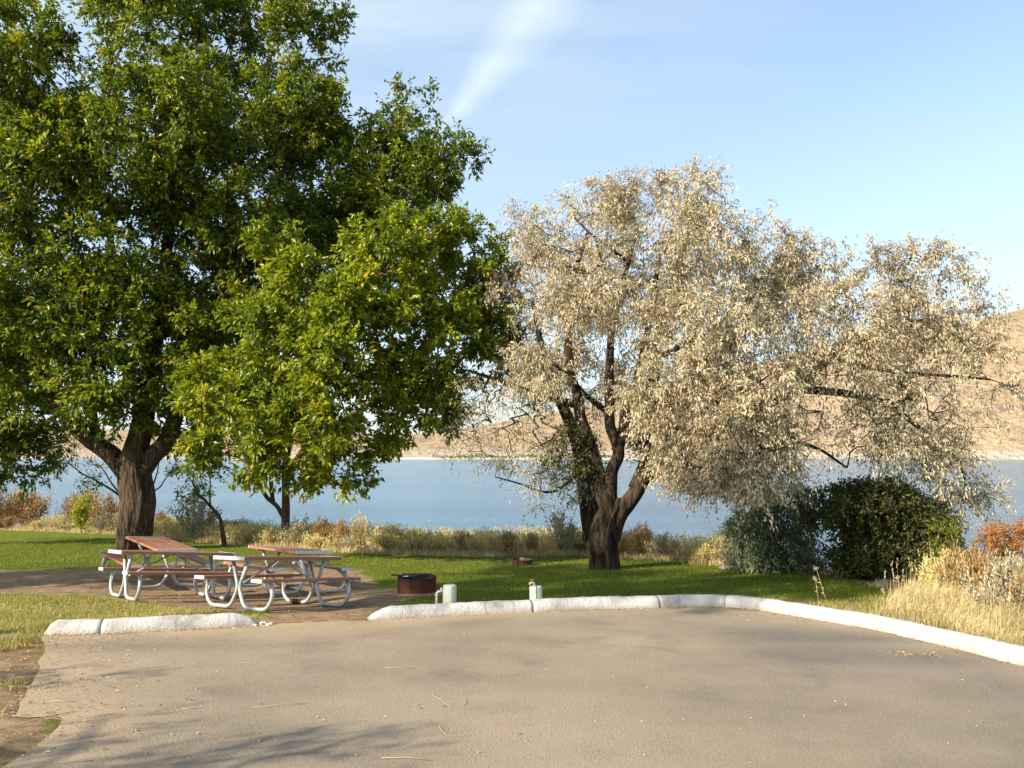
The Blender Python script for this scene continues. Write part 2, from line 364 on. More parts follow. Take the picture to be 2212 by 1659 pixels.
K2 = np.array([flat_hit(*q)[:2] for q in [(371, 621.5), (463, 616), (546, 612), (600, 610), (650, 608.3), (690, 607.2), (722, 607.6), (755, 610.3), (787, 615), (835, 623.5), (880, 632), (950, 648), (1024, 667)]])
d_ = K2[-1] - K2[-2]; d_ = d_ / np.hypot(*d_)
K2 = np.vstack([K2, K2[-1] + d_ * 3, K2[-1] + d_ * 9, K2[-1] + d_ * 20])
KS1, KS2 = spline(K1, 12), spline(K2, 12)
def offset(path, w):
    t = np.gradient(path, axis=0); t /= np.hypot(t[:, 0], t[:, 1])[:, None]
    return path + np.stack([-t[:, 1], t[:, 0]], 1) * w       # to the left of travel = away from the camera
ASPH = [tuple(q) for q in offset(KS1, .10)] + [tuple(q) for q in offset(KS2, .10)]
L0 = K1[0]; left = [tuple(flat_hit(*q)[:2]) for q in [(4, 764), (18, 715), (38, 672), (43, 650)]]
lp = spline([(-3.3, -14), (-3.3, -4)] + left + [tuple(K1[0])], 14)[:-3]
lp[:, 0] += (fbm(lp[:, 1] * 1.0, lp[:, 1] * 0 + 3, .9, 4, 17) - .5) * .26
left = [tuple(q) for q in lp]
ASPH = left + ASPH[:] + [(14, -14)]
DIRT = [[flat_hit(*q)[:2] for q in pl] for pl in (
    [(-80, 571), (90, 569), (180, 562), (290, 563), (360, 570), (388, 592), (412, 598), (380, 612), (371, 623), (255, 628), (262, 614), (200, 612), (150, 606), (110, 596), (-80, 592)],
    [(-260, 640), (8, 636), (35, 638), (58, 660), (60, 712), (55, 768), (-260, 768)],
    [(375, 597), (440, 596), (446, 590), (380, 587)])]
DIRT = [[tuple(q) for q in pl] for pl in DIRT]
def terr(x, y, cut=True):
    x = np.asarray(x, float); y = np.asarray(y, float)
    z = plane_(y)
    wsum = np.zeros_like(z); acc = np.zeros_like(z)
    for t in TABLES:
        cu, cv, cw = table_axes(t); r2 = (x - t[0]) ** 2 + (y - t[1]) ** 2
        w = np.exp(-r2 / 1.5 ** 2); zp = t[2] - .012 - (cw[0] * (x - t[0]) + cw[1] * (y - t[1])) / cw[2]
        acc += w * zp; wsum += w
    keep = np.clip((pdist(x, y, ASPH)) / .8, 0, 1)
    k = np.clip(wsum, 0, 1) * keep
    z = z * (1 - k) + k * acc / np.maximum(wsum, 1e-6)
    e = edge_y(x) + 2.6; over = np.maximum(y - e, 0)
    z = np.where(y > e, plane_(e) - .05 * np.minimum(over, 2.0) - .21 * np.maximum(over - 2.0, 0) , z)
    z = np.maximum(z, -14)
    z = z + (np.sin(x * 1.3 + .8 * np.sin(y * .9)) * np.cos(y * 1.1 + .6 * np.sin(x * .7))) * .012 * keep * (y < e)
    z = z + (fbm(x, y, 5.0, 3, 5) - .5) * .5 * np.clip(over / 4, 0, 1)
    ins = pip(x, y, ASPH)
    if cut: z = z - ins * .03
    return z
def G(px, py, dz=0.0):
    "where the line of sight meets the ground"
    lo, Y = None, 4.0
    while Y < 90:
        q = P(px, py, Y)
        if q[2] <= float(terr(q[0], q[1])) : break
        Y += .04
    q[2] = float(terr(q[0], q[1])) + dz; return q
def GD(x, y, dz=0.0): return G(x / 2.16, y / 2.16, dz)
def atY(px, Y):
    x = (px - 512) / F * Y * math.cos(TILT) ; q = np.array([(px - 512) / F * Y * 1.0, Y, 0.0]); q[2] = float(terr(q[0], q[1])); return q

def axis_(dense0, dense1, step, lo, hi, g=1.16):
    a = list(np.arange(dense0, dense1, step)); s = step; q = dense1
    while q < hi: a.append(q); s *= g; q += s
    a.append(hi); s = step; q = dense0 - step; b = []
    while q > lo: b.append(q); s *= g; q -= s
    b.append(lo); return np.array(sorted(b) + a)
gx = axis_(-15, 12, .16, -2600, 2600); gy = axis_(4, 30, .16, -600, 2600)
GX, GY = np.meshgrid(gx, gy); nx, ny = len(gx), len(gy)
GZ = terr(GX, GY)
idx = np.arange(nx * ny).reshape(ny, nx)
fq = np.stack([idx[:-1, :-1], idx[:-1, 1:], idx[1:, 1:], idx[1:, :-1]], -1).reshape(-1, 4)
ground = mesh_np('ground', np.stack([GX, GY, GZ], -1).reshape(-1, 3), fq, M['ground'], smooth=True)
tag(ground, kind='structure')
def softpoly(x, y, polys, w):
    o = np.zeros(np.shape(x))
    for pl in polys:
        d = pdist(x, y, pl); s = np.where(pip(x, y, pl), d, -d); o = np.maximum(o, np.clip(.5 + s / w, 0, 1))
    return o
def dirt_mask(x, y): return softpoly(x, y, DIRT, .9)
DRY = [[tuple(flat_hit(*q)[:2]) for q in pl] for pl in ([(-300, 594), (110, 596), (200, 614), (262, 618), (262, 630), (40, 640), (-300, 645)],
       [(700, 600), (760, 600), (830, 602), (905, 596), (940, 590), (1100, 620), (1100, 700), (1024, 664), (880, 630), (787, 614), (722, 606)])]
def dry_mask(x, y): return softpoly(x, y, DRY, .8) * .85
def bank_mask(x, y): return np.clip((y - edge_y(x)) / .8 + .3, 0, 1)
fx, fy = GX.ravel(), GY.ravel()
for nm, a in (('dirt', dirt_mask(fx, fy)), ('dry', dry_mask(fx, fy)), ('bank', bank_mask(fx, fy))):
    at = ground.data.attributes.new(nm, 'FLOAT', 'POINT'); at.data.foreach_set('value', a.astype(np.float32))

# asphalt: fine grid clipped by the outline plus an edge strip
def asphalt():
    import mathutils.geometry as mg
    poly = [Vector((a, b)) for a, b in ASPH]
    pts = list(poly); k = len(poly)
    for X in np.arange(-7, 14, .45):
        for Y in np.arange(-13.5, 13, .45):
            if pip(np.array(X), np.array(Y), ASPH) and pdist(np.array(X), np.array(Y), ASPH) > .2: pts.append(Vector((X, Y)))
    vs, es, fs, *_ = mg.delaunay_2d_cdt(pts, [(i, (i + 1) % k) for i in range(k)], [], 1, 1e-5)
    vs = np.array([(a.x, a.y) for a in vs])
    fs = [f for f in fs if len(f) == 3]
    v = np.column_stack([vs, -.0557 * vs[:, 1] + .004])
    o = mesh_np('parking_lot', v, np.array(fs), M['asphalt']); tag(o, kind='structure')
    kd = np.minimum(pdist(vs[:, 0], vs[:, 1], [tuple(q) for q in KS1], False), pdist(vs[:, 0], vs[:, 1], [tuple(q) for q in KS2], False))
    gap = pdist(vs[:, 0], vs[:, 1], [tuple(K1[-1]), tuple(K2[0])], False)
    lf = pdist(vs[:, 0], vs[:, 1], left, False)
    dust = np.clip(1 - kd / .45, 0, 1) * .8 + np.clip(1 - gap / 1.6, 0, 1) + np.clip(1 - lf / .9, 0, 1) * .9
    st = np.zeros(len(vs))
    for (px, py, rx, ry, s) in ((840, 640, 1.3, .45, .9), (930, 660, 1.5, .7, .8), (800, 632, 1.2, .35, .7), (120, 648, 1.8, .35, .6), (620, 632, .6, .15, .5), (985, 690, 1.0, .8, .6), (780, 655, 1.0, .2, .5)):
        c0 = flat_hit(px, py); st = np.maximum(st, s * np.exp(-(((vs[:, 0] - c0[0]) / rx) ** 2 + ((vs[:, 1] - c0[1]) / ry) ** 2)))
    for nm, a in (('dust', np.clip(dust, 0, 1)), ('stain', st)):
        at = o.data.attributes.new(nm, 'FLOAT', 'POINT'); at.data.foreach_set('value', a.astype(np.float32))
    return o
asphalt()

# lake
wx = axis_(-60, 60, 6, -2600, 2600, 1.3); wy = axis_(20, 100, 6, 10, 1300, 1.3)
WX, WY = np.meshgrid(wx, wy); ii = np.arange(WX.size).reshape(WX.shape)
lake = mesh_np('lake', np.stack([WX, WY, np.full(WX.shape, -8.0)], -1).reshape(-1, 3),
               np.stack([ii[:-1, :-1], ii[:-1, 1:], ii[1:, 1:], ii[1:, :-1]], -1).reshape(-1, 4), M['water'])
tag(lake, kind='structure')

# far hills: ridge height follows the skyline of the photograph
SKX = np.array([-1200, -300, 0, 170, 400, 460, 560, 630, 750, 856, 930, 995, 1024, 1150, 1500, 2500])
SKY_ = np.array([420, 424, 428, 431, 436, 430, 412, 398, 366, 340, 327, 318, 311, 290, 270, 260])
az = np.radians(np.concatenate([np.linspace(-100, -40, 50, endpoint=False), np.linspace(-40, 40, 460), np.linspace(40.5, 100, 50)]))
rr = np.concatenate([np.linspace(960, 1600, 105), np.linspace(1620, 3200, 14)])
AZ, RR = np.meshgrid(az, rr)
pxs = 512 + F * np.tan(np.clip(AZ, -1.2, 1.2)); sk = np.interp(pxs, SKX, SKY_)
RID = 1500.0
top = EYE + (450 - sk) / F * RID * np.cos(np.clip(AZ, -1.2, 1.2)) + 8
HX, HYY = RR * np.sin(AZ), RR * np.cos(AZ)
t = np.clip((RR - 985 + 30 * (fbm(HX, HYY, 260, 3, 9) - .5)) / (RID - 985), -.05, 2.2)
gul = fbm(HX, HYY, 170, 5, 21) - .5; gul2 = fbm(HX + 900, HYY, 45, 4, 31) - .5
prof = np.where(t < 1, 1 - (1 - np.clip(t, 0, 1)) ** 1.35, 1 - .12 * (t - 1))
HZ = -8.6 + t.clip(-.05, 0) * 60 + (top) * prof * (1 + .35 * gul * (1 - np.clip(t, 0, 1) ** 3)) + 16 * gul2 * np.clip(t * 3, 0, 1) * (1 - .75 * np.clip(t, 0, 1) ** 2) + 2 * np.clip(t * 30, 0, 1)
ii = np.arange(HX.size).reshape(HX.shape)
hills = mesh_np('hills', np.stack([HX, HYY, HZ], -1).reshape(-1, 3), np.stack([ii[:-1, :-1], ii[:-1, 1:], ii[1:, 1:], ii[1:, :-1]], -1).reshape(-1, 4)[:, ::-1], M['hill'], smooth=True)
tag(hills, kind='structure')
# low sand spit in front of the far shore, with brush
sv = []; sf = []; c0 = D(1130, 998, 880); nxs, nys = 60, 12
for j in range(nys):
    for i in range(nxs):
        u, v = i / (nxs - 1) * 2 - 1, j / (nys - 1) * 2 - 1
        hgt = max(0, 1 - u * u) ** .5 * max(0, 1 - v * v) * 2.6 * (.7 + .6 * random.random())
        sv.append((c0[0] + u * 170, 885 + v * 28 - 10 * u, -8.4 + hgt))
for j in range(nys - 1):
    for i in range(nxs - 1): a = j * nxs + i; sf.append((a, a + 1, a + nxs + 1, a + nxs))
M['sand'] = simple_mat('pale_sand', (.62, .53, .40), .95, 0, .2, .2)
tag(mesh_np('sand_spit', sv, sf, M['sand'], smooth=True), kind='structure')

# ------------------------------------------------------------------ vegetation machinery
def unit(a): return a / np.maximum(np.linalg.norm(a, axis=-1, keepdims=True), 1e-9)
def leaf_geo(pos, dr, nrm, L, Wd, fold=.25):
    "diamond leaves, two triangles each"
    dr = unit(dr); side = unit(np.cross(dr, nrm)); nn = np.cross(side, dr)
    L = np.asarray(L).reshape(-1, 1); Wd = np.asarray(Wd).reshape(-1, 1)
    a = pos; b = pos + dr * L; c = pos + dr * L * .45 + side * Wd * .5 + nn * Wd * fold; d = pos + dr * L * .45 - side * Wd * .5 + nn * Wd * fold
    v = np.stack([a, c, b, d], 1).reshape(-1, 3); k = np.arange(len(pos)) * 4
    f = np.stack([np.stack([k, k + 1, k + 2], 1), np.stack([k, k + 2, k + 3], 1)], 1).reshape(-1, 3)
    return v, f
def sample_lobes(lobes, dens, base=None, shell=.45):
    lobes = [q if len(q) > 2 else (q[0], q[1], 1.0) for q in lobes]
    "cluster centres and outward directions on the outer shells of the lobes; dens = clusters per square metre of shell"
    C, O = [], []
    for (c, r, fd) in lobes:
        r = np.array(r); A = 4 * math.pi * ((r[0]*r[1]) ** 1.6 / 3 + (r[0]*r[2]) ** 1.6 / 3 + (r[1]*r[2]) ** 1.6 / 3) ** (1 / 1.6)
        k = max(3, int(A * dens * fd)); u = unit(rng.normal(size=(k, 3)))
        rad = 1 - shell * rng.random(k) ** 1.4
        C.append(c + u * r * rad[:, None]); O.append(unit(u / r))
    C = np.concatenate(C); O = np.concatenate(O); return C, O
def grow(roots, targets, step=.5, jit=.12, sag=.0, up=0.25, maxd=6):
    "roots: list of (pos, parent index, radius). Connect every target to the nearest node of the growing skeleton."
    pos = [np.array(q[0], float) for q in roots]; par = [q[1] for q in roots]; rad = [q[2] for q in roots]
    cap = len(roots) + len(targets) * 14 + 10; A = np.zeros((cap, 3)); nn_ = len(pos); A[:nn_] = pos
    R = np.full(cap, 0.0); R[:nn_] = rad; PR = np.full(cap, -1); PR[:nn_] = par
    c = A[:nn_].mean(0); dmin = np.array([np.min(np.linalg.norm(A[:nn_] - t, axis=1)) for t in targets])
    tips = []
    for ti in np.argsort(dmin):
        t = targets[ti]; dd = A[:nn_] - t
        cost = np.linalg.norm(dd, axis=1) + .25 * np.maximum(dd[:, 2], 0)
        j = int(np.argmin(cost)); p0 = A[j]; L = np.linalg.norm(t - p0); k = max(1, int(L / step)); last = j
        for s in range(1, k + 1):
            f = s / k; q = p0 + (t - p0) * f
            q = q + np.array([0, 0, up * L * .35 * math.sin(math.pi * f)]) + (rng.normal(size=3) * jit * step if s < k else 0)
            A[nn_] = q; PR[nn_] = last; last = nn_; nn_ += 1
            if nn_ >= cap - 2: break
        tips.append(last)
        if nn_ >= cap - 20: break
    return A[:nn_], PR[:nn_], R[:nn_]
def tube_edges(A, PR, R, rt=.008, e=.42, rmax=.2, nroot=0, sides=5, rmin=0.0):
    cnt = np.zeros(len(A)); child = np.zeros(len(A), bool)
    for i in range(len(A) - 1, -1, -1):
        if PR[i] >= 0: child[PR[i]] = True
    cnt[~child] = 1
    for i in range(len(A) - 1, nroot - 1, -1):
        if PR[i] >= 0: cnt[PR[i]] += cnt[i]
    rad = np.minimum(rt * np.maximum(cnt, 1) ** e, rmax)
    rad[:nroot] = R[:nroot]
    ed = np.array([i for i in range(nroot, len(A)) if PR[i] >= 0 and rad[i] >= rmin])
    if len(ed) == 0: return None
    a = A[PR[ed]]; b = A[ed]; ra = np.minimum(rad[PR[ed]], rad[ed] * 1.35); rb = rad[ed]
    d = unit(b - a); b = b + d * rb[:, None] * .3
    ref = np.where(np.abs(d[:, 2:3]) < .9, np.array([[0, 0, 1.]]), np.array([[1., 0, 0]]))
    s = unit(np.cross(d, ref)); q = np.cross(d, s); g = np.arange(sides) * 2 * math.pi / sides
    ring = s[:, None, :] * np.cos(g)[None, :, None] + q[:, None, :] * np.sin(g)[None, :, None]
    v = np.concatenate([a[:, None] + ring * ra[:, None, None], b[:, None] + ring * rb[:, None, None]], 1).reshape(-1, 3)
    k = np.arange(len(ed)) * 2 * sides; f = []
    for i in range(sides): f.append(np.stack([k + i, k + (i + 1) % sides, k + sides + (i + 1) % sides, k + sides + i], 1))
    return v, np.concatenate(f)
def limb(path, r0, r1, n=14, ridg=.0, flare=0.0, seed=0, ease=1.0):
    "one smooth tapering limb swept along a spline; ridged like bark"
    c = spline(path, 8); m_ = len(c)
    tt_ = np.linspace(0, 1, m_); wb = np.sin(np.pi * tt_) * min(.5 * r0 + .03, .14)
    for ax in range(3): c[:, ax] += (vnoise(tt_ * m_ / 7.0 + seed * 3.7, np.full(m_, ax * 5.3 + seed), 1.0, seed) - .5) * 2 * wb
    seg = np.r_[0, np.cumsum(np.linalg.norm(np.diff(c, axis=0), axis=1))]; t = seg / seg[-1]
    r = r0 + (r1 - r0) * t ** ease; r = r * (1 + flare * np.exp(-seg / .35))
    v = []; ref = None; f = []
    for i in range(m_):
        d = c[min(i + 1, m_ - 1)] - c[max(i - 1, 0)]; d = d / np.linalg.norm(d)
        if ref is None: ref = np.cross(d, [0.3, 1, .2]); ref /= np.linalg.norm(ref)
        a = ref - d * ref.dot(d); a /= np.linalg.norm(a); ref = a; b = np.cross(d, a)
        g = np.arange(n) * 2 * math.pi / n
        w = 1 + ridg * (vnoise(g * 3 + 40, np.full(n, seg[i] * .8), .35, seed) - .5) * 2 + ridg * 1.2 * (vnoise(np.cos(g) * 2 + 9, np.sin(g) * 2 + seg[i], .9, seed + 5) - .5)
        v.append(c[i] + (np.cos(g)[:, None] * a + np.sin(g)[:, None] * b) * (r[i] * w)[:, None])
    v = np.concatenate(v)
    for i in range(m_ - 1):
        for k in range(n): f.append((i * n + k, i * n + (k + 1) % n, (i + 1) * n + (k + 1) % n, (i + 1) * n + k))
    return v, np.array(f), c, r
def join(parts):
    V_, F_, b = [], [], 0
    for v, f in parts: V_.append(v); F_.append(f + b); b += len(v)
    return np.concatenate(V_), np.concatenate(F_)
TW = []
def foliage(C, O, per, r, L, Wd, droop=.4, outw=.7, upb=.35, hang=0.0, cl_tone=.35, tone0=0.0, twigs=6):
    "sprays of leaves: each cluster is a handful of twigs carrying leaves"
    k = len(C); tw = unit(O[:, None, :] * outw + rng.normal(size=(k, twigs, 3)) * .62 + np.array([0, 0, upb]))
    ci = np.repeat(np.arange(k), per); ti = rng.integers(0, twigs, len(ci))
    d = tw[ci, ti]; f = rng.random(len(ci)) ** .7
    rr_ = r * (.65 + .7 * rng.random(k))[ci]
    pos = C[ci] + d * (f * rr_)[:, None] + rng.normal(size=(len(ci), 3)) * .035 * (1 + 0 * f)[:, None]
    pos[:, 2] -= hang * rr_ * f ** 1.6
    ld = unit(d * .7 + rng.normal(size=pos.shape) * .55 + np.array([0, 0, -droop]))
    nr = unit(rng.normal(size=pos.shape) * .6 + np.array([0, 0, .9]) + O[ci] * .4)
    s = (.7 + .6 * rng.random(len(ci)))
    te_ = C[:, None, :] + tw * (r * .85 * (.65 + .35 * rng.random(k)))[:, None, None]; te_[:, :, 2] -= hang * r * .5
    te_ = te_.reshape(-1, 3); c0_ = np.repeat(C, twigs, 0); wv = unit(np.cross(te_ - c0_, rng.normal(size=te_.shape))) * .0045
    TW.append((np.stack([c0_ - wv, c0_ + wv, te_], 1).reshape(-1, 3), np.arange(len(te_) * 3).reshape(-1, 3)))
    v, fc = leaf_geo(pos, ld, nr, L * s, Wd * s)
    ctone = (rng.random(k) - .5) * cl_tone
    tone = np.clip(rng.beta(2.2, 2.6, len(ci)) + ctone[ci] + tone0 + .18 * (f - .5), 0, 1)  # tone rises toward twig tips: sunlit outer leaves put into the colour
    tone = np.where(rng.random(len(ci)) < .004, 1.0, np.minimum(tone, .96))
    return v, fc, np.repeat(tone, 2)
def lob(lst, k=1.0, depth=None):
    "lobes given in the 2212-wide view: (x, y, rx, ry, Y[, rdepth in m])"
    o = []
    for q in lst:
        x, y, rx, ry, Y = q[:5]; s = Y / F / 2.16; rd = q[5] if len(q) > 5 else (rx + ry) / 2 * s
        o.append((D(x, y, Y), (rx * s * k, rd * k, ry * s * k)))
    return o
def billow(lobes, n_=8, k=.44, core=.72, cd=.55, push=.66):
    "break every lobe into a core and a crowd of smaller masses on its surface"
    o = []
    for q in lobes:
        c, r_, fd = q if len(q) > 2 else (q[0], q[1], 1.0); r_ = np.array(r_); o.append((c, tuple(r_ * core), fd * cd))
        for i in range(n_):
            u = unit(rng.normal(size=3) + np.array([0, -.25, .15])); s = k * rng.uniform(.75, 1.25)
            o.append((c + u * r_ * push, tuple(np.full(3, r_.mean() * s) * np.array([1, 1, .85])), fd))
    return o
def thin(C, O, scale, thr, seed=0):
    "drop clusters in noise pockets, so the crown breaks into masses with gaps"
    h = (vnoise(C[:, 0] + 50, C[:, 2] + 31, scale, seed) + vnoise(C[:, 1] + 80, C[:, 2] * 1.3 + 11, scale, seed + 3)) / 2
    k = h > thr; return C[k], O[k]
def make_tree(name, label, cat, base, limbs, lobes, leaf, dens, per, r, L, Wd, bark, group=None, step=.5, rt=.008, thr=.36, tsc=1.1, upg=.25, rmin=0.0, rmax=.12, shell=.45, fol=None, sides=5, extra=None):
    root = empty(name, base, label, cat, group); b = np.array(base)
    tp, rts = [], []
    for q in limbs:
        path, r0, r1 = q[:3]; kw = q[3] if len(q) > 3 else {}
        v, f, c, rr2 = limb([np.array(w) for w in path], r0, r1, **kw); tp.append((v - b, f))
        for i in range(0, len(c), 3): rts.append((c[i], -1, rr2[i]))
    mesh_np('trunk', tp[0][0], tp[0][1], bark, root, smooth=True)
    for v, f in tp[1:]: mesh_np('limb', v, f, bark, root, smooth=True)
    C, O = sample_lobes(lobes, dens, shell=shell); C, O = thin(C, O, tsc, thr)
    A, PR, R = grow(rts, C, step=step, up=upg)
    te = tube_edges(A, PR, R, rt=rt, nroot=len(rts), rmax=rmax, rmin=rmin, sides=sides)
    if te: bo = mesh_np('branches', te[0] - b, te[1], bark, root, smooth=True); bo['kind'] = 'stuff'
    v, f, t_ = foliage(C, O, per, r, L, Wd, **(fol or {})); 
    cr = mesh_np('crown', v - b, f, leaf, root, attr=t_); cr['kind'] = 'stuff'
    tv, tf = TW[-1]; q_ = mesh_np('twigs', tv - b, tf, bark, root); q_['kind'] = 'stuff'
    return root, C, O

# ------------------------------------------------------------------ trees
# large ash behind the tables, its crown running out of the top of the frame
yb = 24.4
base = GD(290, 1184)
BIG = [(110, 170, 220, 200, 24), (390, 90, 240, 220, 25.5), (600, 90, 170, 190, 26), (640, 230, 110, 110, 25), (290, 330, 200, 170, 23), (450, 240, 180, 130, 22.5),
    (60, 420, 200, 150, 23.5), (250, 520, 190, 130, 23.3), (520, 400, 200, 170, 25), (700, 380, 150, 160, 26), (870, 240, 75, 105, 25.5), (930, 350, 100, 95, 25.5),
    (850, 400, 150, 110, 25.5), (70, 620, 190, 130, 23.3), (230, 700, 180, 110, 23.5), (430, 620, 200, 140, 26), (620, 560, 180, 130, 26.5), (830, 520, 150, 110, 26),
    (90, 790, 170, 90, 23.8), (280, 850, 140, 80, 23.4), (420, 800, 130, 130, 26), (-160, 500, 200, 300, 25), (-120, 800, 170, 120, 23.8), (300, -160, 420, 160, 26), (-120, 100, 250, 250, 26), (400, 920, 90, 50, 24.5), (560, 720, 130, 110, 23.5), (690, 620, 120, 110, 24), (460, 760, 110, 90, 23.5), (560, 480, 110, 90, 23.5), (120, 320, 150, 100, 24), (760, 480, 110, 90, 24.5)]
big_l = [(a, b, .35 if (q[0] < -50 or q[1] < -50) else 1.0) for (a, b), q in zip(lob(BIG), BIG)]
limbs = [([base + [0, 0, -.2], D(289, 1120, yb), D(287, 1050, yb), D(287, 990, yb), D(294, 940, yb)], .49, .18, dict(n=110, ridg=.045, flare=.14, seed=3, ease=6)),
    ([D(290, 990, yb), D(300, 930, yb), D(325, 780, yb + .5), D(360, 500, yb + 1), D(400, 200, yb + 1)], .36, .07, dict(n=30, ridg=.035, seed=4, ease=.7)),
    ([D(292, 1040, yb), D(240, 980, yb), D(165, 925, yb - .3), D(110, 850, yb - .6), D(70, 760, yb - 1), D(20, 620, yb - 1)], .34, .08, dict(n=24, ridg=.035, seed=5, ease=.7)),
    ([D(290, 1040, yb), D(330, 985, yb), D(375, 920, yb), D(440, 750, yb), D(520, 560, yb), D(620, 350, yb)], .33, .06, dict(n=24, ridg=.035, seed=6, ease=.6)),
    ([D(205, 950, yb), D(190, 870, yb + .3), D(160, 800, yb + .6), D(170, 620, yb + .6)], .20, .07, dict(n=12, ridg=.03, seed=7)),
    ([D(440, 750, yb), D(600, 640, yb + .6), D(760, 500, yb + 1), D(880, 380, yb + 1)], .15, .05, dict(n=10, seed=8)),
    ([D(325, 780, yb + .5), D(260, 600, yb - .5), D(230, 420, yb - 1.5)], .2, .06, dict(n=12, seed=9))]
make_tree('ash_tree', 'huge green ash tree with furrowed trunk behind the picnic tables', 'tree', base, limbs, billow(big_l, 7, .46, .84, .95), M['ash'], 1.62, 62, .46, .165, .074, M['bark'], thr=.30, tsc=1.3, rt=.0065, shell=.5, fol=dict(cl_tone=.45))

# smaller tree with a bright low crown
y2 = 21.0
base = GD(617, 1179)
lob2 = lob([(600, 530, 55, 55, 19.5), (640, 600, 70, 60, 19.5), (830, 590, 110, 95, 19), (950, 540, 110, 100, 20), (1035, 600, 85, 120, 20.5), (1040, 740, 80, 90, 20.5),
    (760, 660, 100, 75, 18.5), (900, 700, 120, 90, 19.5), (620, 760, 110, 85, 19), (740, 790, 110, 85, 18.5), (880, 830, 120, 80, 19.5), (480, 840, 90, 95, 20),
    (560, 900, 110, 85, 19), (690, 910, 110, 75, 18.5), (810, 930, 100, 65, 19.5), (920, 880, 80, 75, 20), (480, 960, 90, 55, 20.5), (600, 985, 100, 45, 20), (720, 1005, 85, 50, 20), (830, 990, 40, 45, 20.5), (665, 1035, 30, 22, 20.5), (530, 1005, 45, 35, 20.5)])
tb = base[1]
limbs = [([base + [0, 0, -.15], D(614, 1120, tb), D(615, 1060, tb - .5), D(618, 990, tb - 1.2), D(640, 880, tb - 2.5), D(700, 760, tb - 4), D(800, 620, tb - 5)], .135, .04, dict(n=18, ridg=.05, flare=.25, seed=11)),
    ([D(611, 1115, tb), D(592, 1085, tb), D(570, 1060, tb - .3), D(545, 1010, tb - 1.2), D(500, 920, tb - 3)], .07, .03, dict(n=10, seed=12)),
    ([D(590, 1085, tb), D(585, 1040, tb - .5), D(575, 980, tb - 1.8), D(570, 860, tb - 4)], .07, .03, dict(n=8, seed=13)),
    ([D(616, 1030, tb - .8), D(680, 950, tb - 2), D(820, 860, tb - 4), D(960, 720, tb - 4.5), D(1010, 600, tb - 4.5)], .12, .04, dict(n=10, seed=14))]
make_tree('shade_tree', 'bright green smaller tree with slim dark trunk and low spreading crown', 'tree', base, limbs, billow(lob2, 6, .46, .82, .9), M['ash2'], 3.1, 76, .34, .15, .066, M['twig'], thr=.28, tsc=.8, rt=.005, shell=.5, rmax=.06, fol=dict(cl_tone=.45))

# dark tree entering the frame from the left, behind
base = atY(-70, 26)
ll = lob([(30, 880, 110, 90, 26), (-60, 820, 160, 140, 26), (40, 980, 75, 60, 26), (-90, 960, 120, 90, 26), (-150, 640, 200, 160, 27), (110, 960, 40, 40, 26)])
limbs = [([base + [0, 0, -.2], D(-150, 1060, 26), D(-140, 960, 26), D(-130, 800, 26), D(-120, 600, 26)], .3, .08, dict(n=16, ridg=.04, flare=.2, seed=15)),
         ([D(-145, 980, 26), D(-60, 900, 26), D(30, 880, 26)], .12, .04, dict(n=8))]
make_tree('overhanging_tree', 'dark green tree hanging into view at the far left above the lake', 'tree', base, limbs, ll, M['ash'], 2.8, 70, .5, .16, .07, M['bark'], thr=.28, rt=.006, fol=dict(tone0=-.15))

# thin yellowing tree behind the big trunk
base = atY(296 / 2.16, 26.6)
ll = lob([(190, 1020, 60, 30, 26.5), (150, 985, 60, 30, 26.5), (240, 1000, 30, 30, 26.5), (360, 985, 30, 25, 26.8), (215, 1040, 40, 14, 26.5), (385, 960, 30, 20, 27), (130, 940, 60, 40, 26)])
B0 = base
limbs = [([B0, D(290, 1110, 26.5), D(250, 1065, 26.5), D(210, 1040, 26.5), D(170, 1020, 26.4)], .06, .02, dict(n=8)),
    ([D(285, 1100, 26.5), D(240, 1040, 26.5), D(215, 1005, 26.5)], .04, .015, dict(n=6)),
    ([B0, D(325, 1075, 26.6), D(350, 1045, 26.7), D(378, 1010, 26.8)], .05, .015, dict(n=6)),
    ([D(325, 1075, 26.6), D(335, 1040, 26.7), D(345, 985, 26.8)], .035, .012, dict(n=6))]
make_tree('yellowing_tree', 'thin bare-limbed tree with sparse yellowing leaves behind the ash trunk', 'tree', base, limbs, ll, M['yellowing'], 2.2, 15, .35, .12, .045, M['twig'], thr=.3, tsc=.6, rt=.006, upg=.1)

# small leaning tree
base = GD(486, 1181); yl = base[1]
ll = lob([(420, 1030, 42, 38, yl), (400, 1060, 26, 26, yl), (455, 1000, 30, 26, yl), (430, 1075, 14, 12, yl)])
limbs = [([base + [0, 0, -.1], D(482, 1150, yl), D(468, 1110, yl), D(448, 1085, yl), D(430, 1070, yl), D(415, 1040, yl)], .075, .025, dict(n=10, ridg=.05, flare=.2)),
         ([D(455, 1092, yl), D(455, 1060, yl), D(450, 1010, yl)], .03, .012, dict(n=6))]
make_tree('leaning_sapling', 'small leaning sapling with curved thin trunk and yellow-green tuft of leaves', 'tree', base, limbs, ll, M['yellowing'], 4.5, 30, .32, .12, .05, M['twig'], thr=.25, tsc=.5, rt=.006, fol=dict(tone0=-.12))

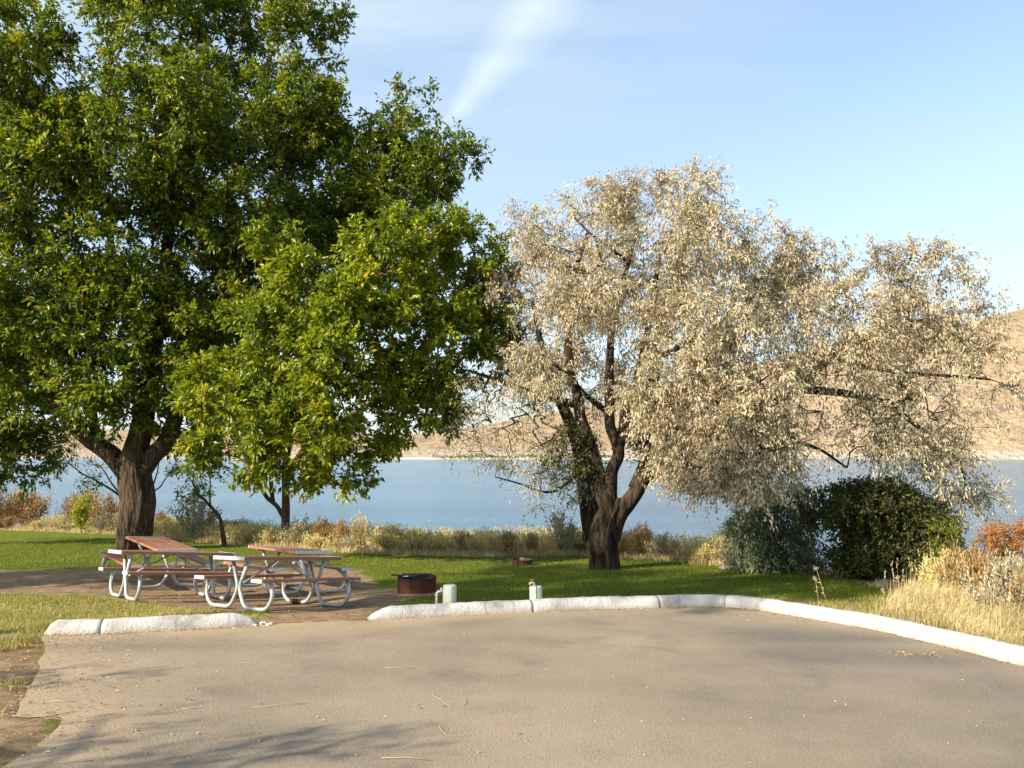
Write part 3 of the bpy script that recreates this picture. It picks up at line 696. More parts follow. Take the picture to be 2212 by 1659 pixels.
# Russian olive, silver crown
base = GD(1308, 1229); yo = base[1]
G_ = [ # x, y, rx, ry, Y
    (1190, 530, 70, 90, 19), (1290, 450, 75, 75, 18.5), (1370, 440, 60, 60, 19), (1475, 420, 80, 72, 18), (1400, 540, 120, 90, 16.5), (1240, 620, 110, 110, 17), (1540, 540, 110, 95, 17),
    (1640, 560, 90, 100, 17.5), (1740, 560, 70, 75, 17.5), (1360, 680, 130, 90, 15.8), (1520, 700, 130, 100, 15.8), (1680, 700, 120, 95, 16.2), (1210, 740, 90, 90, 17.5),
    (1840, 680, 90, 80, 16.5), (1920, 600, 80, 65, 17), (2010, 580, 80, 60, 17), (2070, 660, 65, 55, 17), (1960, 720, 110, 60, 17), (1800, 790, 110, 60, 16.5), (1640, 840, 110, 80, 15.8),
    (1500, 830, 70, 70, 16), (2080, 780, 90, 50, 17), (2170, 820, 70, 50, 17), (1970, 850, 110, 55, 17), (2060, 920, 80, 50, 17), (1890, 920, 100, 50, 16.5), (2010, 985, 70, 35, 17), (1560, 930, 80, 75, 16),
    (1680, 960, 90, 55, 16), (1500, 1010, 50, 40, 16.5), (1620, 1040, 60, 35, 16.5), (2080, 1060, 45, 25, 17), (1450, 620, 150, 110, 19.5), (1700, 640, 130, 90, 19.5), (1420, 860, 60, 90, 16.5), (1590, 1000, 70, 60, 16), (1460, 960, 50, 60, 16.8), (1350, 780, 90, 60, 16), (1280, 720, 110, 90, 19.5), (1200, 810, 80, 50, 19), (1320, 640, 110, 80, 18), (1860, 610, 80, 75, 17.3), (1330, 830, 80, 50, 19.8), (1950, 680, 90, 60, 17.5), (2130, 760, 70, 50, 17.2), (1330, 600, 100, 100, 20), (1110, 650, 50, 90, 20), (1150, 800, 80, 60, 19.5)]
lo = [(a, b, float(np.interp(q[0], [1250, 1500, 1800, 2000], [1.0, 1.1, .95, .80])) * (1.0 if q[1] < 800 or q[0] < 1750 else .75)) for (a, b), q in zip(lob([q + (1.1,) for q in G_]), G_)]
L_ = [([base + [0, 0, -.25], D(1310, 1190, yo), D(1318, 1150, yo), D(1326, 1115, yo), D(1332, 1075, yo)], .30, .09, dict(n=64, ridg=.12, flare=.30, seed=22, ease=7)),
    ([D(1318, 1130, yo), D(1312, 1090, yo), D(1296, 1050, yo), D(1272, 960, yo), D(1248, 880, yo), D(1222, 800, yo), D(1230, 650, yo), D(1270, 500, yo)], .20, .04, dict(n=24, ridg=.10, seed=21, ease=.9)),
    ([D(1318, 1165, yo), D(1336, 1115, yo), D(1372, 1060, yo - .1), D(1400, 1025, yo - .3), D(1440, 985, yo - .6), D(1520, 930, yo - 1), D(1600, 885, yo - 1.3), D(1720, 830, yo - 1.5), D(1800, 768, yo - 1.5), D(1900, 715, yo - 1.5), D(2000, 690, yo - 1.5)], .235, .04, dict(n=28, ridg=.11, seed=23, ease=.55)),
    ([D(1318, 1100, yo), D(1325, 1030, yo), D(1333, 970, yo), D(1322, 900, yo), D(1312, 820, yo), D(1322, 700, yo + .5), D(1370, 520, yo + .5)], .16, .04, dict(n=16, ridg=.07, seed=24)),
    ([D(1332, 975, yo), D(1352, 900, yo), D(1378, 820, yo), D(1400, 700, yo), D(1430, 520, yo)], .13, .04, dict(n=14, ridg=.07, seed=25)),
    ([D(1375, 1055, yo), D(1395, 980, yo + .3), D(1402, 880, yo + .4), D(1408, 780, yo + .3), D(1440, 650, yo), D(1500, 480, yo)], .19, .04, dict(n=16, ridg=.07, seed=26)),
    ([D(1245, 875, yo), D(1200, 862, yo), D(1130, 842, yo), D(1060, 815, yo + .3), D(1010, 800, yo + .5)], .10, .03, dict(n=10, seed=27)),
    ([D(1322, 900, yo), D(1280, 860, yo - .2), D(1230, 815, yo - .5), D(1160, 760, yo - .5)], .075, .03, dict(n=8, seed=28)),
    ([D(1700, 838, yo - 1.4), D(1830, 852, yo - 1.6), D(1950, 888, yo - 1.6), D(2060, 985, yo - 1.6), D(2090, 1060, yo - 1.6)], .10, .02, dict(n=10, seed=29)),
    ([D(1500, 940, yo - .9), D(1620, 930, yo - 1.4), D(1740, 960, yo - 1.6), D(1830, 1010, yo - 1.6)], .09, .02, dict(n=9, seed=30)),
    ([D(1800, 768, yo - 1.5), D(1880, 800, yo - 1.5), D(2000, 810, yo - 1.5), D(2140, 820, yo - 1.5)], .06, .02, dict(n=8, seed=31)),
    ([D(1408, 780, yo + .3), D(1550, 700, yo - .5), D(1680, 600, yo - .5), D(1760, 540, yo - .5)], .08, .03, dict(n=8, seed=32)),
    ([D(1350, 560, yo), D(1290, 520, yo - 1.5), D(1240, 470, yo - 1.5)], .05, .02, dict(n=6, seed=33))]
fo = dict(droop=.9, outw=.55, upb=.05, hang=.38, cl_tone=.45, twigs=7)
olive, C, O = make_tree('silver_tree', 'silvery grey Russian olive tree with forked dark shaggy trunk on the lawn', 'tree', base, L_, billow(lo, 3, .42, .93, 1.0), M['olive'], 3.3, 112, .48, .088, .029, M['bark_olive'], thr=.35, tsc=.9, rt=.0045, rmax=.05, shell=.7, fol=fo)
# sparse twiggy skirt and green suckers of the same tree, as further parts
def add_crown(root, base, roots, lobes, leaf, dens, per, r, L, Wd, bark, fol, thr=.3, name='crown', rt=.006, step=.4, upg=-.1, tw='branches'):
    b = np.array(base); C, O = sample_lobes(lobes, dens); C, O = thin(C, O, .8, thr, 9)
    A, PR, R = grow([(np.array(q), -1, .03) for q in roots], C, step=step, up=upg, jit=.25); te = tube_edges(A, PR, R, rt=rt, nroot=len(roots), rmax=.04)
    q_ = mesh_np(tw, te[0] - b, te[1], bark, root, smooth=True); q_['kind'] = 'stuff'
    v, f, t_ = foliage(C, O, per, r, L, Wd, **fol); o = mesh_np(name, v - b, f, leaf, root, attr=t_); o['kind'] = 'stuff'
add_crown(olive, base, [D(1130, 842, yo), D(1060, 815, yo + .3), D(1200, 862, yo), D(1160, 850, yo), D(1090, 828, yo)],
    lob([(1090, 880, 90, 50, yo), (1150, 940, 80, 50, yo), (1030, 850, 60, 40, yo), (1060, 960, 60, 35, yo), (1180, 1030, 50, 40, yo), (1000, 930, 40, 40, yo)]), M['olive'], 9, 26, .4, .08, .021, M['bark_olive'], fo, .3, rt=.008)
add_crown(olive, base, [D(1265, 940, yo - .1), D(1285, 1030, yo - .1), D(1400, 900, yo), D(1395, 980, yo), D(1250, 880, yo), D(1405, 820, yo)],
    lob([(1235, 960, 40, 60, yo), (1215, 1010, 35, 30, yo), (1270, 1000, 30, 45, yo), (1400, 930, 35, 90, yo - .2), (1420, 1000, 30, 40, yo), (1440, 880, 35, 60, yo), (1235, 1050, 20, 25, yo)]), M['bush_dark'], 9, 45, .25, .085, .03, M['bark_olive'], dict(droop=.5), .28, 'sucker_leaves', tw='sucker_stems')
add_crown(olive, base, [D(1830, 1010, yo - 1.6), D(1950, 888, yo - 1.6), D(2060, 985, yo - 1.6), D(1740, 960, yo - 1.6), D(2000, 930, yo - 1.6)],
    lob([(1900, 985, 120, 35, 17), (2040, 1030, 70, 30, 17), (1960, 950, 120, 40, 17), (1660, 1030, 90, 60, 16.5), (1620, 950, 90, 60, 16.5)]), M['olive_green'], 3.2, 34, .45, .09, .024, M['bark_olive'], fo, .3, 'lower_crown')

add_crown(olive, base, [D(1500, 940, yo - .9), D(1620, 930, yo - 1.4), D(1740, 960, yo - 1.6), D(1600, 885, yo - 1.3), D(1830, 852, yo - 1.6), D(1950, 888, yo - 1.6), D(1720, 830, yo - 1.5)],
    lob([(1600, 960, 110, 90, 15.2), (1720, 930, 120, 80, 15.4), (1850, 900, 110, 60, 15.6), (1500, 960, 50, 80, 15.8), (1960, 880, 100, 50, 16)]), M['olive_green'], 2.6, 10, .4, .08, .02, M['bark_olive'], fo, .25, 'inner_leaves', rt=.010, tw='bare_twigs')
# second stem of the same kind behind
base = GD(1281, 1197); y3 = base[1]
L3 = [([base + [0, 0, -.2], D(1283, 1140, y3), D(1277, 1085, y3), D(1263, 1010, y3), D(1235, 930, y3), D(1190, 820, y3), D(1150, 650, y3)], .30, .05, dict(n=24, ridg=.09, flare=.2, seed=41)),
      ([D(1282, 1130, y3), D(1292, 1080, y3), D(1310, 1040, y3)], .13, .07, dict(n=10, seed=42)),
      ([D(1263, 1010, y3), D(1200, 1060, y3 - .2), D(1140, 1050, y3 - .3), D(1070, 1030, y3 - .3)], .05, .015, dict(n=7, seed=43))]
ll = lob([(1160, 620, 80, 110, y3), (1130, 500, 60, 70, y3), (1140, 760, 90, 80, y3), (1080, 1020, 35, 20, y3), (1180, 1060, 30, 30, y3), (1230, 1000, 60, 60, y3), (1250, 540, 90, 90, y3)])
make_tree('silver_tree', 'paler sunlit second silver tree standing close behind the forked dark trunk', 'tree', base, L3, ll, M['olive'], 2.6, 75, .6, .11, .032, M['bark_olive'], thr=.33, rt=.007, rmax=.06, fol=fo)

# tree out of frame on the left whose branch shadows fall on the asphalt
def upsun(x, y, h):
    "position at height h above the ground whose shadow falls near (x, y)"
    k = h / math.tan(SUN_EL); return np.array([x - math.cos(SUN_SIDE) * k, y - math.sin(SUN_SIDE) * k, h + float(plane_(y))])
base = np.array([-9.0, -1.9, 0]); base[2] = float(terr(base[0], base[1])); bs = base
q1, q2, q3 = upsun(-2.9, 5.25, 4.2), upsun(-1.7, 5.3, 4.2), upsun(-3.4, 5.9, 4.3)
limbs = [([bs + [0, 0, -.1], bs + [0.1, 0, 1.8], bs + [0, .1, 3.4], bs + [.1, -.2, 5.2]], .16, .05, dict(n=12)),
         ([bs + [.05, .1, 2.6], bs * .5 + q1 * .5 + [0, 0, 1.6], q1, q3 + [.3, .5, 0]], .06, .015, dict(n=8)),
         ([bs + [.05, .1, 2.9], bs * .5 + q2 * .5 + [0, 0, 1.7], q2, q2 + [.6, .3, -.05]], .05, .015, dict(n=8))]
ll = [(q1, (1.1, .45, .26)), (q3, (.7, .3, .15)), (q2 + [0, .15, 0], (.8, .3, .18)), (bs + [0, -.8, 4.9], (1.2, 1.0, .7))]
make_tree('roadside_tree', 'small tree beside the asphalt whose branch shadows reach the pavement', 'tree', base, limbs, ll, M['ash'], 4.2, 36, .42, .12, .032, M['twig'], thr=.28, tsc=.6, rt=.008)
q = upsun(-4.5, 7.85, 3.9); bs = np.array([q[0], q[1], float(terr(q[0], q[1]))])
limbs = [([bs + [0, 0, -.1], bs + [0.05, 0, 1.9], q - [0, 0, .2]], .05, .02, dict(n=8))]
make_tree('young_tree', 'young thin-crowned tree at the left edge of the asphalt', 'tree', bs, limbs, [(q, (.9, .28, .22))], M['ash'], 5, 30, .3, .12, .03, M['twig'], thr=.25, tsc=.6, rt=.006)
# tall trees out of frame on the left: their long shadows lie on the lawn behind the kerb and on the bare dirt
qa, qb, qc = upsun(1.4, 15.4, 15.2), upsun(5.1, 15.1, 17.2), upsun(.2, 17.3, 15.0)
bs = np.array([qa[0], qa[1], float(terr(qa[0], qa[1]))])
limbs = [([bs + [0, 0, -.2], bs + [0, 0, 5], bs + [.1, .1, 10], qa + [0, 0, 1]], .26, .08, dict(n=14, ridg=.04))]
ll = [(qa, (1.8, 1.8, 2.1)), (qb, (1.4, 1.4, 1.7)), (qc, (1.6, 1.6, 1.9)), ((qa + qb) / 2, (1.2, 1.2, 1.4))]
make_tree('park_tree', 'tall park tree standing left of the picnic ground', 'tree', bs, limbs, ll, M['ash'], 2.4, 30, .7, .24, .12, M['bark'], thr=.12, rt=.01)
qa, qb = upsun(-10.2, 16.9, 9.4), upsun(-8.2, 17.8, 9.8)
bs = np.array([qa[0], qa[1], float(terr(qa[0], qa[1]))])
limbs = [([bs + [0, 0, -.2], bs + [0, 0, 3], bs + [.1, .1, 7], qa + [0, 0, 1]], .24, .08, dict(n=14, ridg=.04))]
make_tree('park_tree', 'rounder park tree farther left beside the bare dirt', 'tree', bs, limbs, [(qa, (2.0, 1.9, 1.9)), (qb, (1.7, 1.6, 1.7))], M['ash'], 2.4, 28, .7, .24, .12, M['bark'], thr=.2, rt=.01)

# ------------------------------------------------------------------ bushes on the right
def bush(name, label, base, lobes, leaf, dens, per, r, L, Wd, fol=None, stems=9, spread=.5, hgt=1.2, cat='bush', rt=.006, thr=.25):
    root = empty(name, base, label, cat); b = np.array(base)
    C, O = sample_lobes(lobes, dens); C, O = thin(C, O, .5, thr, 4); rts = []
    for i in range(stems):
        a = rng.random() * 6.28; s = rng.random() * spread
        for k in range(5):
            f = k / 4; rts.append((b + np.array([math.cos(a) * s * (.2 + f), math.sin(a) * s * (.2 + f), f * hgt - .05]), len(rts) - 1 if k else -1, .02))
    A, PR, R = grow(rts, C, step=.25, up=.1, jit=.2); te = tube_edges(A, PR, R, rt=rt, nroot=0, rmax=.035, sides=4)
    st = mesh_np('stems', te[0] - b, te[1], M['twig'], root, smooth=True); st['kind'] = 'stuff'
    v, f, t_ = foliage(C, O, per, r, L, Wd, **(fol or {})); o = mesh_np('foliage', v - b, f, leaf, root, attr=t_); o['kind'] = 'stuff'
    return root
b1 = GD(1880, 1252); yb1 = b1[1]
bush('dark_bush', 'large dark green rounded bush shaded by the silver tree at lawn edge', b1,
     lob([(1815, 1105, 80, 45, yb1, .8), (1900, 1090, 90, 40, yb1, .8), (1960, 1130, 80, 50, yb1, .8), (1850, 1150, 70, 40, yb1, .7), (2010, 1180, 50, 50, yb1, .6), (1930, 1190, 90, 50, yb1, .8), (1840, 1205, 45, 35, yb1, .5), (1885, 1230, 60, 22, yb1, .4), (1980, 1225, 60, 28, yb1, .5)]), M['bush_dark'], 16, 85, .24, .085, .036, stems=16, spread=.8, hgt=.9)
b6 = GD(1985, 1254); y6 = b6[1] + .4
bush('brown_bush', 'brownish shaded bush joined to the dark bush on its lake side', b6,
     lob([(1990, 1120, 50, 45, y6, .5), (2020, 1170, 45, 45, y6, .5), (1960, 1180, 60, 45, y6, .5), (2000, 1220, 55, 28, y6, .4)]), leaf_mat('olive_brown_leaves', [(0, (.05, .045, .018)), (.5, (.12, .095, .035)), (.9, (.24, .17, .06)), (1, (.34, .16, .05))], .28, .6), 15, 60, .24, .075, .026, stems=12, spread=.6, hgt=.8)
b2 = GD(1690, 1236); yb2 = b2[1]
bush('olive_bush', 'grey-green feathery bush between silver tree and dark bush', b2,
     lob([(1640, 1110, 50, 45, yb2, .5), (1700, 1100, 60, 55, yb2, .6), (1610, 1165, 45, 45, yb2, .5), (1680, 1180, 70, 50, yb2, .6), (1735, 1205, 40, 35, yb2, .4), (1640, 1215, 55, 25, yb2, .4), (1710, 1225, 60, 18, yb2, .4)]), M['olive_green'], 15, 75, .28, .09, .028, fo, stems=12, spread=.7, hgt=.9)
b3 = atY(2050 / 2.16, 14.2)
bush('yellow_bush', 'yellow-green bush peeking out behind the dark bush beside the lake', b3,
     lob([(2040, 1150, 30, 30, 14.4, .3), (2055, 1190, 25, 28, 14.4, .3), (2045, 1215, 30, 20, 14.4, .3)]), M['yellowing'], 16, 45, .16, .055, .022, stems=6, spread=.3, hgt=.7, fol=dict(tone0=-.05))
b4 = atY(2170 / 2.16, 12.4)
bush('red_bush', 'shrub with red and orange autumn leaves above the dry grass', b4,
     lob([(2155, 1165, 32, 30, 12.4, .25), (2190, 1180, 35, 32, 12.4, .3), (2165, 1195, 35, 22, 12.4, .3), (2215, 1160, 25, 25, 12.5, .25)]), M['bush_red'], 26, 45, .12, .045, .02, stems=7, spread=.25, hgt=.6)
b5 = atY(2130 / 2.16, 12.6)
bush('pale_bush', 'small pale green bush just left of the red autumn shrub', b5,
     lob([(2118, 1190, 14, 20, 12.6, .15), (2128, 1210, 18, 14, 12.6, .15)]), M['yellowing'], 30, 40, .1, .045, .018, stems=5, spread=.2, hgt=.4, fol=dict(tone0=-.15))

# ------------------------------------------------------------------ brush along the bank
def brush_mesh(kind, seed):
    "one shrub about 1 m tall: curved stems with fine side twigs and small leaves"
    r = np.random.default_rng(seed); V_, F_, T_ = [], [], []; b = 0
    stems = {'sage': 26, 'rust': 34, 'rabbit': 40, 'spiky': 22, 'dead': 12}[kind]
    per = {'sage': 90, 'rust': 80, 'rabbit': 90, 'spiky': 55, 'dead': 10}[kind]
    pos, dr, nr, L, Wd, T = [], [], [], [], [], []
    segs = []
    for i in range(stems):
        a = r.random() * 6.283; lean = r.random() ** .7 * {'sage': 1.0, 'rust': .8, 'rabbit': .85, 'spiky': .45, 'dead': 1.25}[kind]
        H = (.65 + .35 * r.random()) * (1 - .25 * lean * .8); d = np.array([math.cos(a) * math.sin(lean), math.sin(a) * math.sin(lean), math.cos(lean)])
        p = np.array([math.cos(a), math.sin(a), 0]) * .08 * r.random(); prev = p
        for k in range(1, 6):
            f = k / 5; d = unit(d + np.array([0, 0, .12 if kind != 'dead' else -.05]) + r.normal(size=3) * .13); q = prev + d * H / 5 * 1.05
            segs.append((prev, q, .012 * (1.2 - f)))
            m_ = int(per * (.3 + f) / 3.2)
            t = r.random(m_)[:, None]; base_ = prev + (q - prev) * t
            o = unit(r.normal(size=(m_, 3)) + d * .9 + np.array([0, 0, .35])); off = o * (r.random((m_, 1)) * .13)
            pos.append(base_ + off); dr.append(unit(o + d * .5)); nr.append(r.normal(size=(m_, 3)))
            L.append({'sage': .055, 'rust': .085, 'rabbit': .075, 'spiky': .10, 'dead': .08}[kind] * (.6 + .8 * r.random(m_)))
            Wd.append({'sage': .030, 'rust': .019, 'rabbit': .026, 'spiky': .018, 'dead': .008}[kind] * (.7 + .6 * r.random(m_)))
            tt = r.beta(2, 2, m_) * .8
            if kind == 'rabbit': tt = tt * .8 + (.35 * f if f > .7 else 0)
            T.append(np.clip(tt + (r.random() - .5) * .2, 0, 1)); prev = q
    v, f = leaf_geo(np.concatenate(pos), np.concatenate(dr), np.concatenate(nr), np.concatenate(L), np.concatenate(Wd), .1)
    T = np.repeat(np.concatenate(T), 2)
    a = np.array([s[0] for s in segs]); c = np.array([s[1] for s in segs]); w = np.array([s[2] for s in segs])[:, None]
    d = unit(c - a); s1 = unit(np.cross(d, np.array([.3, .8, .1]))); s2 = np.cross(d, s1)
    g = [s1, -s1 * .5 + s2 * .87, -s1 * .5 - s2 * .87]; k = np.arange(len(a)) * 6
    v2 = np.stack([a + q * w for q in g] + [c + q * w * .8 for q in g], 1).reshape(-1, 3)
    f2 = np.concatenate([np.stack([k + i, k + (i + 1) % 3, k + 3 + (i + 1) % 3], 1) for i in range(3)] + [np.stack([k + i, k + 3 + (i + 1) % 3, k + 3 + i], 1) for i in range(3)])
    vv = np.concatenate([v, v2]); ff = np.concatenate([f, f2 + len(v)])
    vv = vv / np.percentile(vv[:, 2], 99.3)
    return vv, ff, np.concatenate([T, np.full(len(f2), .1)]), np.concatenate([np.zeros(len(f), int), np.ones(len(f2), int)])
PROTO = {}
def shrub(kind, var, x, ytop, label, Yoff=0.8, wid=1.0, name=None, group='shrubs on the bank behind the lawn', Y=None):
    key = (kind, var); px = x / 2.16
    if Y is None:
        Y = 20.0
        for _ in range(30): Y = .5 * Y + .5 * (float(edge_y((px - 512) / F * Y)) + Yoff)
    b = atY(px, Y); tp = P(px, ytop / 2.16, Y)[2]; h = max(.25, tp - b[2] + .06)
    nm = name or {'sage': 'sagebrush', 'rust': 'brown_shrub', 'rabbit': 'rabbitbrush', 'spiky': 'spiky_shrub', 'dead': 'dead_shrub'}[kind]
    mt = {'sage': 'sage', 'rust': 'rust', 'rabbit': 'rabbit', 'spiky': 'straw', 'dead': 'sage'}[kind]
    if key not in PROTO:
        v, f, t_, mi = brush_mesh(kind, hash(kind) % 1 + var * 13 + len(kind))
        o = mesh_np(nm, v, f, [M[mt], M['twig']], attr=t_, midx=mi); PROTO[key] = o
    else:
        o = PROTO[key].copy(); o.name = nm; COL.objects.link(o)
    o.location = b - np.array([0, 0, .06]); o.rotation_euler = (0, 0, random.random() * 6.28); o.scale = (h * wid * 1.1, h * wid * 1.1, h * 1.14)
    tag(o, label, 'shrub', group); return o
S = [('rust', 0, 15, 1068, 'brown brush at the far left edge of the bank', 1.6, 1.2), ('rust', 1, 70, 1072, 'brown rounded shrub second from the left edge', 1.9, 1.2),
 ('dead', 0, 112, 1062, 'dark bare forked shrub left of the bright green sapling', 1.2, .8), ('sage', 0, 150, 1118, 'grey sagebrush right under the bright green sapling', .7, 1.1),
 ('rust', 0, 190, 1070, 'tall brown brush between green sapling and ash trunk', 1.8, 1.0), ('rust', 2, 236, 1080, 'brown brush touching the left side of the ash trunk', 1.7, 1.0), ('sage', 1, 236, 1112, 'grey twiggy sagebrush at the left foot of the ash trunk', .7, .9),
 ('rust', 1, 30, 1118, 'low orange-brown shrub beside the lawn at far left', .7, 1.2), ('rabbit', 0, 90, 1128, 'low yellowish shrub in front of the dark forked shrub', .6, 1.1),
 ('dead', 1, 375, 1118, 'dead shrub with arching dark branches right of the ash trunk', .8, 1.3), ('sage', 2, 432, 1085, 'tall grey twiggy bush under the leaning sapling', 1.0, .9), ('rust', 2, 350, 1112, 'brown brush just right of the ash trunk', 1.6, 1.0),
 ('rabbit', 1, 500, 1142, 'pale yellow brush right of the leaning sapling stem', .8, 1.2), ('rust', 0, 520, 1128, 'brown brush behind the pale yellow brush by the sapling', 1.9, 1.2), ('rabbit', 2, 548, 1138, 'bright yellow flowering rabbitbrush left of the slim trunk', .9, 1.1),
 ('rabbit', 0, 590, 1146, 'yellow brush against the left of the slim trunk', .8, 1.0), ('sage', 0, 648, 1126, 'spreading twiggy sagebrush just right of the slim trunk', 1.1, .9), ('rust', 1, 700, 1128, 'rusty brown shrub behind the right picnic tables', 1.2, .9), ('rust', 2, 737, 1132, 'wider rusty shrub left of the tall spiky shrub', 1.2, .9),
 ('rabbit', 1, 690, 1160, 'low yellow-green brush below the rusty shrubs', .6, 1.2), ('spiky', 0, 785, 1122, 'tall spiky straw-coloured shrub against the lake', 1.0, .8), ('sage', 1, 760, 1164, 'low grey sagebrush under the spiky shrub', .6, 1.1),
 ('rabbit', 2, 845, 1142, 'pale cream brush with the highest top right of the spiky shrub', .9, 1.1), ('rabbit', 0, 895, 1152, 'pale cream brush above the black-topped fire ring', .8, 1.2), ('spiky', 1, 925, 1150, 'thin straw stalks between two pale brushes', 1.0, .7),
 ('rabbit', 1, 955, 1160, 'pale brush left of the grassy gap', .8, 1.2), ('rust', 0, 1005, 1156, 'orange-brown shrub left of the white rock', .8, .8), ('rabbit', 2, 1045, 1160, 'rounded pale brush behind the white rock', .8, 1.1), ('rust', 1, 1095, 1154, 'thin brown shrub above the distant fire ring', .9, .8),
 ('rust', 2, 1150, 1158, 'orange-tipped shrub left of the big sagebrush', .8, .9), ('sage', 2, 1215, 1122, 'large olive-grey sagebrush left of the silver trees', .8, .85), ('rust', 0, 1250, 1162, 'brown brush between sagebrush and silver trunk', .9, .9),
 ('rust', 1, 1385, 1142, 'orange-brown spiky shrub right of the forked trunk', .9, .8), ('sage', 0, 1430, 1162, 'pale sagebrush right of the orange-brown spiky shrub', .8, 1.1), ('dead', 2, 1475, 1172, 'dark arching dead branches low on the bank', .6, 1.4), ('rabbit', 0, 1515, 1180, 'low straw brush left of the feathery bush', .6, 1.1), ('spiky', 2, 1560, 1150, 'upright straw shrub touching the feathery bush', .7, .9), ('rust', 2, 1345, 1168, 'low tan brush at the foot of the forked trunk', .8, .9)]
for (k, vr, x, yt, lb, yo_, wd) in S: shrub(k, vr, x, yt, lb, yo_, wd)
for (k, vr, x, yt, lb, Yd, wd) in [('rust', 1, 2105, 1205, 'tan brush between yellow bush and red shrub', 12.2, .6), ('sage', 1, 2195, 1228, 'grey bare twiggy shrub below the red shrub', 11.0, .6), ('sage', 0, 2150, 1225, 'olive sagebrush above the tall dry grass', 11.0, .9), ('rust', 0, 2075, 1205, 'brown brush at the right foot of the dark bush', 12.4, .9), ('rabbit', 1, 2035, 1215, 'yellowish brush between dark bush and dry grass', 12.8, .9), ('rust', 2, 2225, 1240, 'brown brush cut by the right frame edge', 10.6, 1.0)]:
    shrub(k, vr, x, yt, lb, wid=wd, Y=Yd, group='shrubs beside the dry grass on the right')
# bright green sapling left
base = GD(175, 1152); 
bush('green_sapling', 'young bright green sapling standing alone before the brown brush', base, lob([(176, 1090, 12, 18, base[1], .2), (172, 1112, 11, 14, base[1], .2), (176, 1130, 7, 10, base[1], .15)]), M['ash2'], 40, 26, .16, .09, .04, stems=3, spread=.08, hgt=1.1, cat='sapling', thr=.1, fol=dict(tone0=.25))

# continuous scrub and dry grass under the shrubs (uncountable)
def blades(name, x, y, h, w, mat, lean=.35, parent=None, z=None, tone=None, curve=.0, dirbias=None):
    k = len(x); z = terr(x, y) if z is None else z
    a = rng.random(k) * 6.283; d = np.stack([np.cos(a), np.sin(a), np.zeros(k)], 1)
    ln = rng.random(k)[:, None] * lean; dr = np.stack([np.cos(a + 1.6), np.sin(a + 1.6), np.zeros(k)], 1)
    if dirbias is not None: dr = unit(dr * .6 + np.array(dirbias))
    p = np.stack([x, y, z - .01], 1); h = np.asarray(h).reshape(-1, 1) * np.ones((k, 1)); w = np.asarray(w).reshape(-1, 1) * np.ones((k, 1))
    mid = p + np.array([0, 0, 1.]) * h * .55 + dr * ln * h * .35
    tip = mid + (np.array([0, 0, 1.]) * (.45 - curve * ln) + dr * ln * (.65 + curve)) * h
    v = np.stack([p - d * w, p + d * w, mid + d * w * .7, mid - d * w * .7, tip], 1).reshape(-1, 3); b = np.arange(k) * 5
    f = np.concatenate([np.stack([b, b + 1, b + 2], 1), np.stack([b, b + 2, b + 3], 1), np.stack([b + 3, b + 2, b + 4], 1)])
    t = rng.beta(2, 2, k) if tone is None else tone
    return mesh_np(name, v, f, mat, parent, attr=np.concatenate([t, t, t]))
def tufts(n_, per, xs, ys, spread):
    cx = np.repeat(xs, per); cy = np.repeat(ys, per); return cx + rng.normal(size=len(cx)) * spread, cy + rng.normal(size=len(cy)) * spread
k = 3900; xs = rng.uniform(-21, 8.5, k); ys = edge_y(xs) + .15 + rng.random(k) ** 1.3 * 6.5
th = .14 + .26 * rng.random(k) * np.clip((ys - edge_y(xs)) / 1.2, .25, 1)
bp = xs * F / ys + 512; th = np.where((bp > 800) & (bp < 958) & (ys > edge_y(xs) - 1), th * .3, th)
x, y = tufts(k, 16, xs, ys, .10); hh2 = np.repeat(th, 16) * (.6 + .6 * rng.random(len(x)))
tn = np.clip(np.repeat(rng.random(k) * .8, 16) + rng.random(len(x)) * .3, 0, 1)
tag(blades('bank_grass', x, y, hh2, .006, M['straw'], .7, tone=tn), kind='stuff')

k = 2300; xs = rng.uniform(-20, 8.5, k); ys = edge_y(xs) + .5 + rng.random(k) * 3.6
cz = terr(xs, ys) + .10 + rng.random(k) * .26 * np.clip((ys - edge_y(xs)) / 1.2, .3, 1)
bp = xs * F / ys + 512; kp = ~((bp > 790) & (bp < 962)); xs, ys, cz = xs[kp], ys[kp], cz[kp]; k = len(xs)
v, f, t_ = foliage(np.stack([xs, ys, cz], 1), unit(rng.normal(size=(k, 3)) * .5 + [0, 0, 1.]), 42, .26, .07, .022, droop=-.5, outw=.9, upb=.4, cl_tone=.6, twigs=8)
tag(mesh_np('bank_scrub', v, f, M['rabbit'], attr=np.minimum(t_, .84)), kind='stuff')
# lawn blades
k = 420000
x = rng.uniform(-17, 8.2, k); y = rng.uniform(9.3, 30, k)
keep = (y < edge_y(x) + .3) & (rng.random(k) < np.clip((13.5 / y) ** 1.6, 0, 1)) & (np.abs(x) < y * .66)
x, y = x[keep], y[keep]
ins = pip(x, y, ASPH); dm = dirt_mask(x, y) + (fbm(x, y, .7, 3, 8) - .5) * .9
kd = np.minimum(pdist(x, y, [tuple(q) for q in offset(KS1, .14)], False), pdist(x, y, [tuple(q) for q in offset(KS2, .14)], False))
keep = (~ins) & (rng.random(len(x)) > np.clip((dm - .25) * 3.5, 0, .995)) & (kd > .13)
x, y = x[keep], y[keep]; dr_ = dry_mask(x, y) + (fbm(x, y, .9, 3, 12) - .5) * .8 > .42
hg = .035 + .03 * rng.random(len(x)); hg = hg * np.where(kd[keep] < .35, 1.8, 1)
tn = np.clip(fbm(x, y, 1.4, 3, 14) * .7 + rng.random(len(x)) * .4 - .05, 0, 1)
tag(blades('lawn_grass', x[~dr_], y[~dr_], hg[~dr_], .006, M['grass'], .6, tone=tn[~dr_]), kind='stuff')
